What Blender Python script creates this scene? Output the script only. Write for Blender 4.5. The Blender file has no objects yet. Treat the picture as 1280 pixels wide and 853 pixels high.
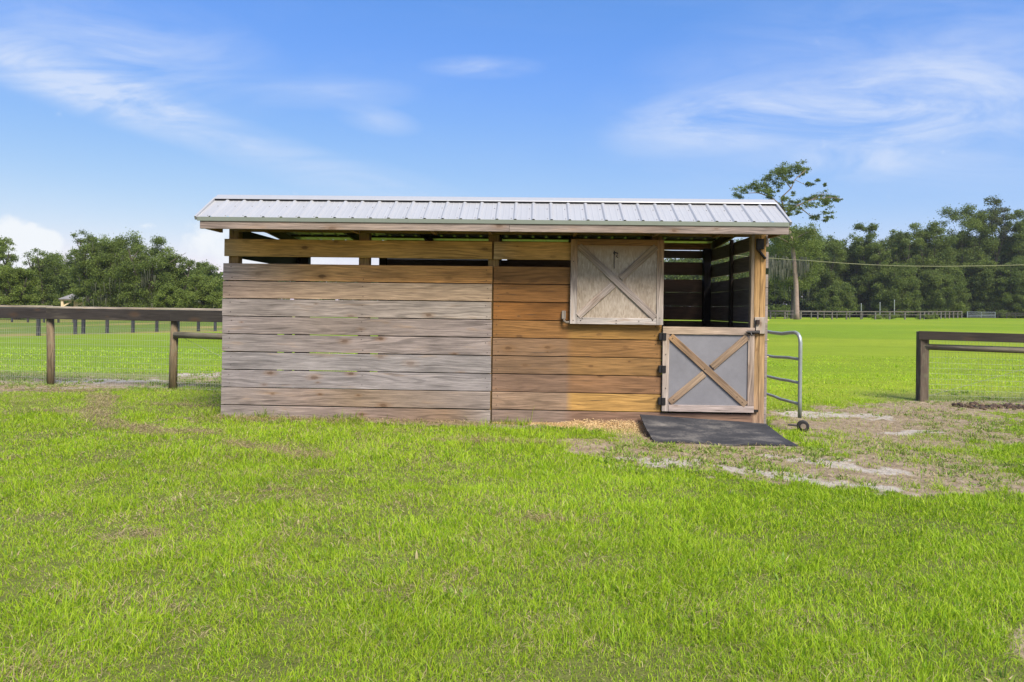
import bpy, math, random
import numpy as np
from mathutils import Matrix, Vector

random.seed(7)
rng = np.random.default_rng(11)
scene = bpy.context.scene
col = scene.collection

# ------------------------------------------------------------------ camera
F = 853.0                      # focal length in photograph pixels (1280 wide)
RHO = math.radians(0.6)        # the photograph is rolled by a little
CAM_Z = 1.5
cd = bpy.data.cameras.new('camera')
cam = bpy.data.objects.new('camera', cd)
col.objects.link(cam)
cd.sensor_width = 36.0
cd.lens = 36.0 * F / 1280.0
cd.shift_y = -(426.5 - 387.5) / 1280.0
cd.clip_start = 0.1
cd.clip_end = 6000
cr, sr = math.cos(RHO), math.sin(RHO)
cam.matrix_world = Matrix(((cr, -sr, 0, 0), (0, 0, -1, 0), (sr, cr, 0, CAM_Z), (0, 0, 0, 1)))
scene.camera = cam


def at(x, y, d):
    """world point seen at photo pixel x, y and distance d"""
    a, b = (x - 640) / F, (387.5 - y) / F
    return np.array([(a * cr - b * sr) * d, d, CAM_Z + (a * sr + b * cr) * d])


# ------------------------------------------------------------------ noise
def vnoise(x, y, seed=0):
    x = np.asarray(x, float); y = np.asarray(y, float)
    xi = np.floor(x).astype(np.int64); yi = np.floor(y).astype(np.int64)
    fx, fy = x - xi, y - yi
    fx = fx * fx * (3 - 2 * fx); fy = fy * fy * (3 - 2 * fy)

    def h(a, b):
        n = (a * 374761393 + b * 668265263 + seed * 1274126177) & 0xffffffff
        n = ((n ^ (n >> 13)) * 1274126177) & 0xffffffff
        n = n ^ (n >> 16)
        return (n & 0xffff) / 65535.0
    return (h(xi, yi) * (1 - fx) + h(xi + 1, yi) * fx) * (1 - fy) + (h(xi, yi + 1) * (1 - fx) + h(xi + 1, yi + 1) * fx) * fy


def fbm(x, y, seed=0, octv=4):
    s = 0.0; a = 0.5; t = 0.0
    for k in range(octv):
        s = s + a * vnoise(x * 2 ** k + 17.3 * k, y * 2 ** k - 9.1 * k, seed + k); t += a; a *= .5
    return s / t


def sstep(a, b, x):
    t = np.clip((x - a) / (b - a), 0, 1)
    return t * t * (3 - 2 * t)


# ------------------------------------------------------------------ terrain and its masks
def ground_z(X, Y):
    X = np.asarray(X, float); Y = np.asarray(Y, float)
    z = -0.17 * np.exp(-((X - 6) ** 2 + (Y - 10.5) ** 2) / 24.5)
    z = z + .45 * sstep(20, 115, Y) * sstep(-20, 30, X) + .35 * sstep(50, 100, X) * sstep(60, 140, Y)
    near = 1 - sstep(14, 40, Y)
    z = z + near * (.05 * (fbm(X * .7, Y * .7, 5) - .5) + .03 * (fbm(X * 3, Y * 3, 6) - .5))
    # a little earth banked against the shed's front sill
    return z


def stroke(X, Y, pts, w):
    d = np.full(np.shape(X), 1e9)
    for (x0, y0), (x1, y1) in zip(pts[:-1], pts[1:]):
        L = (x1 - x0) ** 2 + (y1 - y0) ** 2
        t = np.clip(((X - x0) * (x1 - x0) + (Y - y0) * (y1 - y0)) / L, 0, 1)
        d = np.minimum(d, np.hypot(X - x0 - t * (x1 - x0), Y - y0 - t * (y1 - y0)))
    return 1 - d / w


DIRT = [(1.2, 7.65, .8, .55, 1.1), (1.6, 8.5, .45, .6, 1), (2.2, 7.15, 1.15, .75, 1.2), (3.1, 6.85, 1.1, .85, 1.2), (4.1, 6.6, .95, .6, 1.1),
        (4.5, 7.6, .8, .7, .75), (4.2, 8.4, .6, .8, .55), (4.9, 9.8, 1.2, 1.5, .55), (5.9, 10.2, 1.5, 1.3, .6),
        (6.6, 11.3, 1.6, .9, .55), (2.5, 8.6, 1.0, 1.0, 1), (5.2, 8.7, .8, .6, .7), (6.4, 9.2, .9, .5, .6), (2.56, 3.08, .17, .2, .6), (8.5, 12.0, 2.2, .7, .8),
        (-8.0, 13.3, 2.3, .8, .5), (-6.0, 14.8, 1.6, .6, .35), (-9.5, 12.2, 1.8, .5, .45), (-1.0, 9.0, 3.0, .1, .5), (1.2, 9.0, 1.3, .22, .9)]
SAND = [([(1.4, 7.05), (2.1, 6.88), (2.5, 6.58), (2.95, 6.36), (3.3, 6.12)], .27), ([(3.3, 7.35), (3.8, 6.8)], .26),
        ([(2.95, 7.55), (3.3, 7.3)], .12), ([(4.7, 11.1), (5.9, 11.1)], .42), ([(5.3, 9.5), (5.95, 9.7)], .25),
        ([(-8.8, 13.4), (-7.3, 13.75)], .42), ([(-7.1, 15.0), (-6.6, 15.0)], .33), ([(-8.7, 12.2), (-7.6, 12.3)], .15)]
THATCH = [([(-6.9, 11.3), (-6.1, 10.2), (-5.8, 9.3), (-4.9, 8.5), (-4.3, 8.1), (-3.6, 8.0)], .22), ([(-3.1, 7.6), (-2.6, 7.3), (-2.0, 6.9)], .18),
          ([(-8.6, 12.05), (-7.2, 12.0)], .22), ([(-6.6, 9.6), (-6.0, 9.5)], .13), ([(-3.9, 9.1), (-.5, 9.0)], .15), ([(-4.5, 10.2), (-5.3, 10.3)], .15), ([(-.9, 7.9), (.6, 7.7)], .12),
          ([(.1, 5.0), (.5, 4.9)], .09), ([(-2.6, 4.4), (-2.3, 4.45)], .09), ([(-1.9, 5.6), (-1.5, 5.7)], .1)]


def masks(X, Y):
    n1 = fbm(X * 1.6, Y * 1.6, 21); n2 = fbm(X * 6, Y * 6, 31, 3); n3 = fbm(X * .35, Y * .35, 41, 3)
    wx = X + .5 * (n1 - .5); wy = Y + .5 * (fbm(X * 1.7 + 9, Y * 1.7, 51) - .5)
    m = np.full(np.shape(X), -1.0)
    for cx, cy, rx, ry, s in DIRT:
        m = np.maximum(m, s * (1.0 - np.hypot((wx - cx) / rx, (wy - cy) / ry)) * 1.0)
    dirt = sstep(-.16, .2, m + .9 * (n2 - .5) + .4 * (n1 - .5))
    s = np.full(np.shape(X), -1.0)
    for pts, w in SAND:
        s = np.maximum(s, stroke(wx * .6 + X * .4, wy * .6 + Y * .4, pts, w))
    sand = .85 * sstep(-.1, .75, s + 1.9 * (n2 - .5)) * sstep(.2, .6, fbm(X * 14, Y * 14, 33, 2) + .25)
    t = np.full(np.shape(X), -1.0)
    for pts, w in THATCH:
        t = np.maximum(t, stroke(wx, wy, pts, w))
    thatch = sstep(-.2, .7, t + 1.4 * (n2 - .5))
    left = 1 - sstep(-1.5, 2.5, X + .35 * (Y - 5))
    patch = sstep(.52, .70, fbm(X * 3.4, Y * 4.2, 61, 4))
    dry = np.clip(.10 + .2 * left + .30 * patch * (.3 + .7 * left) + .3 * (n3 - .5), 0, .8) * (1 - sstep(16, 22, Y))
    weed = sstep(12.0, 12.7, Y + .25 * (n1 - .5)) * (1 - sstep(14.6, 15.6, Y + 1.2 * (n1 - .5))) * (1 - sstep(-4.5, -3.5, X))
    weed = np.maximum(weed, .7 * sstep(11.6, 12.4, Y) * (1 - sstep(13.2, 14.5, Y)) * sstep(6.5, 7.3, X))
    return dirt, sand, thatch, dry, weed, n1, n2, n3


# ------------------------------------------------------------------ shed frame (local: u along the front, v back, w up)
D0 = 9.17
PSI = math.atan(25 / 853.0)
SHED_O = (-3.9366, 9.2854)
TILT = .0033


def shed_world(u, v, w=0):
    c, s = math.cos(PSI), math.sin(PSI)
    return (SHED_O[0] + u * c + v * s, SHED_O[1] - u * s + v * c, w - TILT * u)


def shed_local(X, Y):
    c, s = math.cos(PSI), math.sin(PSI)
    dx, dy = X - SHED_O[0], Y - SHED_O[1]
    return dx * c - dy * s, dx * s + dy * c


# ------------------------------------------------------------------ node helpers
class NT:
    def __init__(self, tree):
        self.t = tree; self.n = tree.nodes; self.l = tree.links

    def new(self, typ, **kw):
        n = self.n.new(typ)
        for k, v in kw.items():
            setattr(n, k, v)
        return n

    def link(self, a, b):
        self.l.new(a, b)

    def val(self, sock, v):
        if hasattr(v, 'is_output'):
            self.l.new(v, sock)
        else:
            sock.default_value = v

    def math(self, op, a, b=None, c=None, clamp=False):
        n = self.new('ShaderNodeMath', operation=op, use_clamp=clamp)
        self.val(n.inputs[0], a)
        if b is not None: self.val(n.inputs[1], b)
        if c is not None: self.val(n.inputs[2], c)
        return n.outputs[0]

    def mix(self, fac, a, b, blend='MIX'):
        n = self.new('ShaderNodeMix', data_type='RGBA', blend_type=blend)
        self.val(n.inputs[0], fac)
        for s, v in ((n.inputs[6], a), (n.inputs[7], b)):
            if isinstance(v, tuple): v = (*v[:3], 1)
            self.val(s, v)
        return n.outputs[2]

    def mapping(self, vec, loc=(0, 0, 0), rot=(0, 0, 0), scale=(1, 1, 1), typ='POINT'):
        n = self.new('ShaderNodeMapping', vector_type=typ)
        self.link(vec, n.inputs[0])
        n.inputs[1].default_value = loc; n.inputs[2].default_value = rot; n.inputs[3].default_value = scale
        return n.outputs[0]

    def noise(self, vec, scale=1, detail=3, rough=.5, dist=0):
        n = self.new('ShaderNodeTexNoise')
        if vec is not None: self.link(vec, n.inputs['Vector'])
        n.inputs['Scale'].default_value = scale; n.inputs['Detail'].default_value = detail
        n.inputs['Roughness'].default_value = rough; n.inputs['Distortion'].default_value = dist
        return n.outputs[0]

    def ramp(self, fac, stops):
        n = self.new('ShaderNodeValToRGB')
        self.link(fac, n.inputs[0])
        cr_ = n.color_ramp
        while len(cr_.elements) < len(stops): cr_.elements.new(.5)
        for e, (p, c) in zip(cr_.elements, stops):
            e.position = p
            e.color = (c, c, c, 1) if isinstance(c, (int, float)) else (*c, 1)
        return n.outputs[0]

    def smooth(self, x, a, b):
        n = self.new('ShaderNodeMapRange', interpolation_type='SMOOTHSTEP', clamp=True)
        self.link(x, n.inputs[0])
        n.inputs[1].default_value = a; n.inputs[2].default_value = b
        return n.outputs[0]


def new_mat(name):
    m = bpy.data.materials.new(name)
    m.use_nodes = True
    t = NT(m.node_tree)
    t.n.clear()
    out = t.new('ShaderNodeOutputMaterial')
    b = t.new('ShaderNodeBsdfPrincipled')
    t.link(b.outputs[0], out.inputs[0])
    return m, t, b, out


def bump(t, b, height, strength=.3, dist=.01):
    n = t.new('ShaderNodeBump')
    n.inputs['Strength'].default_value = strength; n.inputs['Distance'].default_value = dist
    t.link(height, n.inputs['Height']); t.link(n.outputs[0], b.inputs['Normal'])


def wood_mat(name, streak=(.33, .17, .06), streak_amt=.0, knot=.8, contrast=1.0, rough=.82, moss=0.0):
    """sawn timber: tone per board in the attribute 'tone', grain along the UV map's u axis"""
    m, t, b, out = new_mat(name)
    uv = t.new('ShaderNodeUVMap', uv_map='UV').outputs[0]
    tone = t.new('ShaderNodeAttribute', attribute_name='tone').outputs[0]
    # slow waviness of the grain
    wav = t.noise(t.mapping(uv, scale=(1.3, 3, 1)), 1, 2)
    wv = t.new('ShaderNodeCombineXYZ'); t.link(t.math('MULTIPLY', t.math('SUBTRACT', wav, .5), .09), wv.inputs[1])
    ad = t.new('ShaderNodeVectorMath', operation='ADD'); t.link(uv, ad.inputs[0]); t.link(wv.outputs[0], ad.inputs[1])
    vec = ad.outputs[0]
    fine = t.noise(t.mapping(vec, scale=(4.5, 150, 1)), 1, 4, .6)
    mid = t.noise(t.mapping(vec, scale=(2.0, 52, 1)), 1, 4, .62)
    broad = t.noise(t.mapping(vec, scale=(1.4, 9, 1)), 1, 4, .62)
    wave = t.new('ShaderNodeTexWave', wave_type='RINGS', rings_direction='X')
    t.link(t.mapping(vec, scale=(.35, 7.0, 1)), wave.inputs[0])
    wave.inputs['Scale'].default_value = 3.2; wave.inputs['Distortion'].default_value = 2.6
    wave.inputs['Detail'].default_value = 2.0; wave.inputs['Detail Scale'].default_value = 1.4
    # flame grain: contour lines of a stretched noise
    fl = t.noise(t.mapping(vec, scale=(.30, 5.0, 1)), 1, 1.2, .4)
    flame = t.math('SINE', t.math('MULTIPLY', fl, 85.0))
    flame = t.math('MULTIPLY', t.smooth(flame, .1, .95), t.smooth(t.noise(t.mapping(uv, scale=(.8, 3.5, 1)), 1, 2), .42, .62))
    patch = t.noise(t.mapping(uv, scale=(1.1, 2.2, 1)), 1, 4, .6)
    # knots
    vor = t.new('ShaderNodeTexVoronoi', voronoi_dimensions='2D', feature='F1')
    kv = t.mapping(uv, scale=(1.9, 4.2, 1))
    t.link(kv, vor.inputs['Vector']); vor.inputs['Scale'].default_value = 1.0
    kn = t.noise(t.mapping(uv, scale=(30, 30, 1)), 1, 2)
    kd = t.math('ADD', vor.outputs['Distance'], t.math('MULTIPLY', t.math('SUBTRACT', kn, .5), .07))
    sep = t.new('ShaderNodeSeparateColor'); t.link(vor.outputs['Color'], sep.inputs[0])
    has = t.math('MULTIPLY', t.math('GREATER_THAN', sep.outputs[0], .52), t.math('MULTIPLY_ADD', sep.outputs[2], .6, .4))
    kd = t.math('DIVIDE', kd, t.math('MULTIPLY_ADD', sep.outputs[1], 1.1, .35))
    kr = t.math('MULTIPLY', t.math('SUBTRACT', 1, t.smooth(kd, .04, .10)), has)
    halo = t.math('MULTIPLY', t.math('SUBTRACT', 1, t.smooth(kd, .07, .24)), has)
    g = t.math('MULTIPLY_ADD', fine, .9 * contrast, 1 - .45 * contrast)
    g = t.math('MULTIPLY', g, t.math('MULTIPLY_ADD', mid, 1.3 * contrast, 1 - .65 * contrast))
    g = t.math('MULTIPLY', g, t.math('MULTIPLY_ADD', t.smooth(wave.outputs[1], .1, .9), .34 * contrast, 1 - .18 * contrast))
    g = t.math('MULTIPLY', g, t.math('MULTIPLY_ADD', broad, .8 * contrast, 1 - .4 * contrast))
    c = t.mix(t.math('MULTIPLY', t.smooth(broad, .56, .72), streak_amt), tone, streak)
    g = t.math('MULTIPLY', g, t.math('SUBTRACT', 1, t.math('MULTIPLY', flame, .26 * contrast)))
    g = t.math('MULTIPLY', g, t.math('MULTIPLY_ADD', patch, .7 * contrast, 1 - .35 * contrast))
    gr = t.new('ShaderNodeCombineColor')
    for i in range(3): t.link(g, gr.inputs[i])
    c = t.mix(1.0, c, gr.outputs[0], 'MULTIPLY')
    c = t.mix(t.math('MULTIPLY', halo, .45 * knot), c, (.20, .10, .035))
    c = t.mix(t.math('MULTIPLY', kr, .85 * knot), c, (.07, .035, .016))
    cracks = t.math('MULTIPLY', t.math('SUBTRACT', 1, t.smooth(mid, .29, .36)), .65 * contrast)
    c = t.mix(cracks, c, (.06, .045, .035))
    if moss:
        c = t.mix(t.math('MULTIPLY', t.smooth(t.noise(t.mapping(uv, scale=(7, 9, 1)), 1, 4), .52, .66), moss), c, (.16, .17, .10))
    t.link(c, b.inputs['Base Color']); b.inputs['Roughness'].default_value = rough
    b.inputs['Specular IOR Level'].default_value = .25
    bump(t, b, t.math('ADD', t.math('MULTIPLY', fine, .6), mid), .45, .004)
    return m


def plain_mat(name, colr, rough=.6, metal=0.0, var=.25, scale=6.0, bumpd=0.0, spec=.4):
    m, t, b, out = new_mat(name)
    tc = t.new('ShaderNodeTexCoord').outputs['Object']
    n = t.noise(tc, scale, 5, .6)
    n2 = t.noise(tc, scale * 9, 3, .6)
    f = t.math('ADD', t.math('MULTIPLY', n, .7), t.math('MULTIPLY', n2, .3))
    lo = tuple(x * (1 - var) for x in colr); hi = tuple(min(1, x * (1 + var)) for x in colr)
    c = t.ramp(f, [(.3, lo), (.7, hi)])
    t.link(c, b.inputs['Base Color']); b.inputs['Roughness'].default_value = rough
    b.inputs['Metallic'].default_value = metal; b.inputs['Specular IOR Level'].default_value = spec
    if bumpd: bump(t, b, f, .5, bumpd)
    return m


def leaf_mat(name, trans=.3, rough=.6):
    m, t, b, out = new_mat(name)
    a = t.new('ShaderNodeAttribute', attribute_name='tone').outputs[0]
    t.link(a, b.inputs['Base Color']); b.inputs['Roughness'].default_value = rough
    b.inputs['Specular IOR Level'].default_value = .25
    tr = t.new('ShaderNodeBsdfTranslucent'); t.link(a, tr.inputs[0])
    mx = t.new('ShaderNodeMixShader'); mx.inputs[0].default_value = trans
    t.link(b.outputs[0], mx.inputs[1]); t.link(tr.outputs[0], mx.inputs[2]); t.link(mx.outputs[0], out.inputs[0])
    return m


# ------------------------------------------------------------------ mesh helpers
def raw_mesh(name, co, faces_flat, starts, tone=None, uv=None, smooth=False):
    me = bpy.data.meshes.new(name)
    me.vertices.add(len(co)); me.vertices.foreach_set('co', np.asarray(co, np.float32).ravel())
    me.loops.add(len(faces_flat)); me.loops.foreach_set('vertex_index', np.asarray(faces_flat, np.int32))
    me.polygons.add(len(starts)); me.polygons.foreach_set('loop_start', np.asarray(starts, np.int32))
    if tone is not None:
        ca = me.color_attributes.new('tone', 'FLOAT_COLOR', 'POINT')
        c4 = np.ones((len(co), 4), np.float32); c4[:, :3] = tone
        ca.data.foreach_set('color', c4.ravel())
    if uv is not None:
        ul = me.uv_layers.new(name='UV'); ul.data.foreach_set('uv', np.asarray(uv, np.float32).ravel())
    me.update(calc_edges=True)
    me.polygons.foreach_set('use_smooth', np.full(len(starts), bool(smooth)))
    return me


def link(name, me, mat=None, parent=None, loc=None):
    o = bpy.data.objects.new(name, me)
    if mat and me: me.materials.append(mat)
    col.objects.link(o)
    if parent: o.parent = parent
    if loc is not None: o.location = loc
    return o


def empty(name, loc, rot=(0, 0, 0)):
    o = bpy.data.objects.new(name, None)
    o.empty_display_size = .2
    col.objects.link(o); o.location = loc; o.rotation_euler = rot
    return o


def tag(o, label=None, cat=None, group=None, kind=None):
    if label: o['label'] = label
    if cat: o['category'] = cat
    if group: o['group'] = group
    if kind: o['kind'] = kind
    return o


class MB:
    """collects boxes, tubes and sheets into one mesh with tone and grain UVs"""
    def __init__(self): self.v = []; self.f = []; self.uv = []; self.t = []

    def _add(self, vs, fs, uvs, tones):
        o = len(self.v)
        self.v += [tuple(p) for p in vs]; self.t += [tuple(x) for x in tones]
        for f, u in zip(fs, uvs):
            self.f.append(tuple(i + o for i in f)); self.uv.append(u)

    def box(self, lo, hi, tone=(.3, .25, .2), axis=0, seg=1, rot=None, org=None, jit=0.0):
        """axis-aligned board; tone may be a function of 0..1 along the axis; rot about org"""
        lo = np.array(lo, float); hi = np.array(hi, float)
        a = axis; b_, c_ = [i for i in range(3) if i != a]
        off = (random.uniform(0, 50), random.uniform(0, 50))
        vs, tn = [], []
        tf = tone if callable(tone) else (lambda s: tone)
        ja = [random.uniform(-jit, jit) for _ in range(4)]
        for i in range(seg + 1):
            s = i / seg
            for bb, cc in ((0, 0), (1, 0), (1, 1), (0, 1)):
                p = np.zeros(3); p[a] = lo[a] + (hi[a] - lo[a]) * s
                p[b_] = (hi if bb else lo)[b_] + (ja[0] * (1 - s) + ja[1] * s); p[c_] = (hi if cc else lo)[c_] + (ja[2] * (1 - s) + ja[3] * s)
                vs.append(p); tn.append(tf(s))
        B, C = hi[b_] - lo[b_], hi[c_] - lo[c_]; L = hi[a] - lo[a]
        acr = [0, B, B + C, 2 * B + C, 2 * B + 2 * C]
        fs, uvs = [], []
        flip = (a == 1)
        for i in range(seg):
            for k in range(4):
                k2 = (k + 1) % 4
                f = [i * 4 + k, i * 4 + k2, (i + 1) * 4 + k2, (i + 1) * 4 + k]
                u = [(off[0] + L * i / seg, off[1] + acr[k]), (off[0] + L * i / seg, off[1] + acr[k + 1]),
                     (off[0] + L * (i + 1) / seg, off[1] + acr[k + 1]), (off[0] + L * (i + 1) / seg, off[1] + acr[k])]
                if not flip: f.reverse(); u.reverse()
                fs.append(f); uvs.append(u)
        for base, rv in ((0, flip), (seg * 4, not flip)):
            f = [base, base + 1, base + 2, base + 3]; u = [(off[0], off[1]), (off[0] + .02, off[1]), (off[0] + .02, off[1] + C), (off[0], off[1] + C)]
            if rv: f.reverse(); u.reverse()
            fs.append(f); uvs.append(u)
        if rot is not None:
            R = np.array(rot); og = np.array(org if org is not None else (lo + hi) / 2)
            vs = [R @ (p - og) + og for p in vs]
        self._add(vs, fs, uvs, tn)

    def beam(self, p0, p1, w, h, tone=(.3, .25, .2), up=(0, 0, 1), seg=1):
        p0 = np.array(p0, float); p1 = np.array(p1, float)
        x = p1 - p0; L = np.linalg.norm(x); x /= L
        y = np.cross(np.array(up, float), x); y /= np.linalg.norm(y); z = np.cross(x, y)
        R = np.stack([x, y, z], 1)
        n0 = len(self.v)
        self.box((0, -w / 2, -h / 2), (L, w / 2, h / 2), tone, 0, seg)
        for i in range(n0, len(self.v)):
            self.v[i] = tuple(R @ np.array(self.v[i]) + p0)

    def tube(self, pts, r, tone=(.4, .4, .4), n=10, cap=True):
        pts = [np.array(p, float) for p in pts]
        rs = r if isinstance(r, (list, tuple)) else [r] * len(pts)
        rings = []; prev = None
        d0 = pts[1] - pts[0]
        ref = np.array((0, 0, 1.0)) if abs(d0[2]) < .9 * np.linalg.norm(d0) else np.array((1.0, 0, 0))
        off = (random.uniform(0, 50), random.uniform(0, 50))
        L = 0; Ls = []
        for i, p in enumerate(pts):
            if i: L += np.linalg.norm(p - pts[i - 1])
            Ls.append(L)
            a = pts[max(i - 1, 0)]; b = pts[min(i + 1, len(pts) - 1)]
            x = (b - a) / np.linalg.norm(b - a)
            y = ref - x * np.dot(ref, x); y /= np.linalg.norm(y); ref = y
            z = np.cross(x, y)
            rings.append([p + rs[i] * (math.cos(2 * math.pi * k / n) * y + math.sin(2 * math.pi * k / n) * z) for k in range(n)])
        vs = [q for rg in rings for q in rg]
        fs, uvs = [], []
        for i in range(len(pts) - 1):
            for k in range(n):
                k2 = (k + 1) % n
                fs.append((i * n + k, i * n + k2, (i + 1) * n + k2, (i + 1) * n + k))
                c0 = 2 * math.pi * rs[i] * k / n + off[1]; c1 = 2 * math.pi * rs[i] * (k + 1) / n + off[1]
                uvs.append([(off[0] + Ls[i], c0), (off[0] + Ls[i], c1), (off[0] + Ls[i + 1], c1), (off[0] + Ls[i + 1], c0)])
        if cap:
            fs.append(tuple(range(n - 1, -1, -1))); uvs.append([(off[0] + .01 * k, off[1]) for k in range(n)])
            e = (len(pts) - 1) * n
            fs.append(tuple(range(e, e + n))); uvs.append([(off[0] + .01 * k, off[1]) for k in range(n)])
        tn = [tone] * len(vs)
        self._add(vs, fs, uvs, tn)

    def sheet(self, rows, tone=(.5, .5, .5)):
        """grid of points -> quads"""
        nr, nc = len(rows), len(rows[0])
        vs = [p for r_ in rows for p in r_]
        fs, uvs = [], []
        for i in range(nr - 1):
            for j in range(nc - 1):
                f = (i * nc + j, i * nc + j + 1, (i + 1) * nc + j + 1, (i + 1) * nc + j)
                fs.append(f); uvs.append([(vs[q][0], vs[q][1]) for q in f])
        self._add(vs, fs, uvs, [tone] * len(vs))

    def build(self, name, mat, parent=None, bevel=0.0, smooth=False, solid=0.0, loc=None):
        flat = [i for f in self.f for i in f]
        starts = np.cumsum([0] + [len(f) for f in self.f[:-1]])
        uv = [q for u in self.uv for q in u]
        me = raw_mesh(name, np.array(self.v), flat, starts, np.array(self.t), uv)
        if smooth: me.polygons.foreach_set('use_smooth', np.ones(len(self.f), bool))
        o = link(name, me, mat, parent, loc)
        if solid:
            s = o.modifiers.new('thickness', 'SOLIDIFY'); s.thickness = solid; s.offset = -1
        if bevel:
            b = o.modifiers.new('bevel', 'BEVEL'); b.width = bevel; b.segments = 1; b.limit_method = 'ANGLE'; b.angle_limit = math.radians(50)
        return o


def vary(c, a=.12):
    k = 1 + random.uniform(-a, a)
    return tuple(min(1, x * k * (1 + random.uniform(-a / 4, a / 4))) for x in c)


# ------------------------------------------------------------------ materials
M_grey = wood_mat('weathered_grey_wood', streak=(.22, .14, .075), streak_amt=.5, knot=.85, contrast=1.3)
M_gold = wood_mat('golden_brown_wood', streak=(.20, .10, .035), streak_amt=.4, knot=.9, contrast=1.2)
M_trim = wood_mat('weathered_trim_wood', streak=(.22, .13, .07), streak_amt=.5, knot=.7, contrast=1.25)
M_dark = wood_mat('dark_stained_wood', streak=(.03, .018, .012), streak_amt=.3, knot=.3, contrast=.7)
M_fence = wood_mat('dark_fence_wood', streak=(.10, .085, .06), streak_amt=.35, knot=.4, contrast=1.0)
M_post = wood_mat('old_post_wood', streak=(.12, .10, .07), streak_amt=.6, knot=.5, contrast=1.3, moss=.35)
M_black = plain_mat('black_iron', (.018, .017, .018), .5, .3, .3, 20)
M_screw = plain_mat('rusty_screw', (.05, .035, .03), .5, .5)
M_galv = plain_mat('galvanised_pipe', (.36, .39, .38), .42, .55, .14, 14)
M_wire = plain_mat('galvanised_wire', (.27, .28, .25), .6, .1, .1)
M_leaf = leaf_mat('tree_leaves', .5)
M_grass = leaf_mat('grass_blades', .32, .55)
M_cream = plain_mat('cream_render', (.62, .50, .32), .8, 0, .08, 2)
M_shingle = plain_mat('grey_shingles', (.20, .19, .19), .85, 0, .2, 3)
M_bark = plain_mat('grey_bark', (.085, .07, .06), .9, 0, .4, 2.5, .03)
M_pbark = plain_mat('pine_bark', (.26, .19, .155), .9, 0, .35, 2.0, .04)
M_mossy = plain_mat('hanging_moss', (.20, .20, .16), .9, 0, .25, 2)


def roof_mat():
    m, t, b, out = new_mat('white_ribbed_metal')
    tc = t.new('ShaderNodeTexCoord').outputs['Object']
    n = t.noise(t.mapping(tc, scale=(3, 1, 1)), 2.0, 5, .65)
    st = t.noise(t.mapping(tc, scale=(26, 1.3, 1)), 1.0, 3, .6)
    f = t.math('ADD', t.math('MULTIPLY', n, .6), t.math('MULTIPLY', st, .4))
    c = t.ramp(f, [(.25, (.37, .372, .38)), (.7, (.415, .418, .43))])
    t.link(c, b.inputs['Base Color']); b.inputs['Roughness'].default_value = .42
    b.inputs['Metallic'].default_value = .25
    bump(t, b, n, .08, .01)
    return m


M_roof = roof_mat()
M_drip = plain_mat('pale_green_metal', (.20, .225, .18), .45, .2, .08, 3)
M_panelgrey = plain_mat('pale_grey_paint', (.185, .182, .198), .6, 0, .16, 2.2)


def osb_mat():
    m, t, b, out = new_mat('weathered_board')
    tc = t.new('ShaderNodeTexCoord').outputs['Object']
    n = t.noise(t.mapping(tc, scale=(1, 1, 1)), 2.2, 4, .6)
    v = t.new('ShaderNodeTexVoronoi'); t.link(t.mapping(tc, scale=(30, 30, 9)), v.inputs['Vector']); v.inputs['Scale'].default_value = 2.2
    fi = t.noise(t.mapping(tc, scale=(30, 5, 8)), 2.0, 4, .6)
    sep = t.new('ShaderNodeSeparateXYZ'); t.link(tc, sep.inputs[0])
    f = t.math('ADD', t.math('MULTIPLY', n, .55), t.math('MULTIPLY', fi, .45))
    c = t.ramp(f, [(.33, (.25, .19, .13)), (.66, (.42, .35, .28))])
    vb = t.new('ShaderNodeRGBToBW'); t.link(v.outputs['Color'], vb.inputs[0])
    c = t.mix(.3, c, vb.outputs[0], 'SOFT_LIGHT')
    # the strip along the top turns orange-brown
    top = t.smooth(t.math('ADD', sep.outputs[2], t.math('MULTIPLY', n, .35)), 2.35, 2.68)
    c = t.mix(t.math('MULTIPLY', top, .9), c, (.30, .17, .065))
    t.link(c, b.inputs['Base Color']); b.inputs['Roughness'].default_value = .85
    bump(t, b, fi, .3, .004)
    return m


M_osb = osb_mat()


def rubber_mat():
    m, t, b, out = new_mat('dusty_rubber')
    tc = t.new('ShaderNodeTexCoord').outputs['Object']
    n = t.noise(t.mapping(tc, scale=(1, 2.2, 1)), 1.7, 5, .62)
    n2 = t.noise(tc, 40, 3, .7)
    f = t.math('ADD', t.math('MULTIPLY', n, .78), t.math('MULTIPLY', n2, .22))
    c = t.ramp(f, [(.34, (.024, .025, .029)), (.5, (.046, .046, .050)), (.66, (.16, .148, .135))])
    wear = t.smooth(t.noise(t.mapping(tc, scale=(1.6, 5, 1)), 2.6, 5, .68), .64, .80)
    c = t.mix(t.math('MULTIPLY', wear, .6), c, (.30, .265, .22))
    t.link(c, b.inputs['Base Color']); b.inputs['Roughness'].default_value = .85; b.inputs['Specular IOR Level'].default_value = .15
    bump(t, b, n2, .5, .004)
    return m


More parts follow.
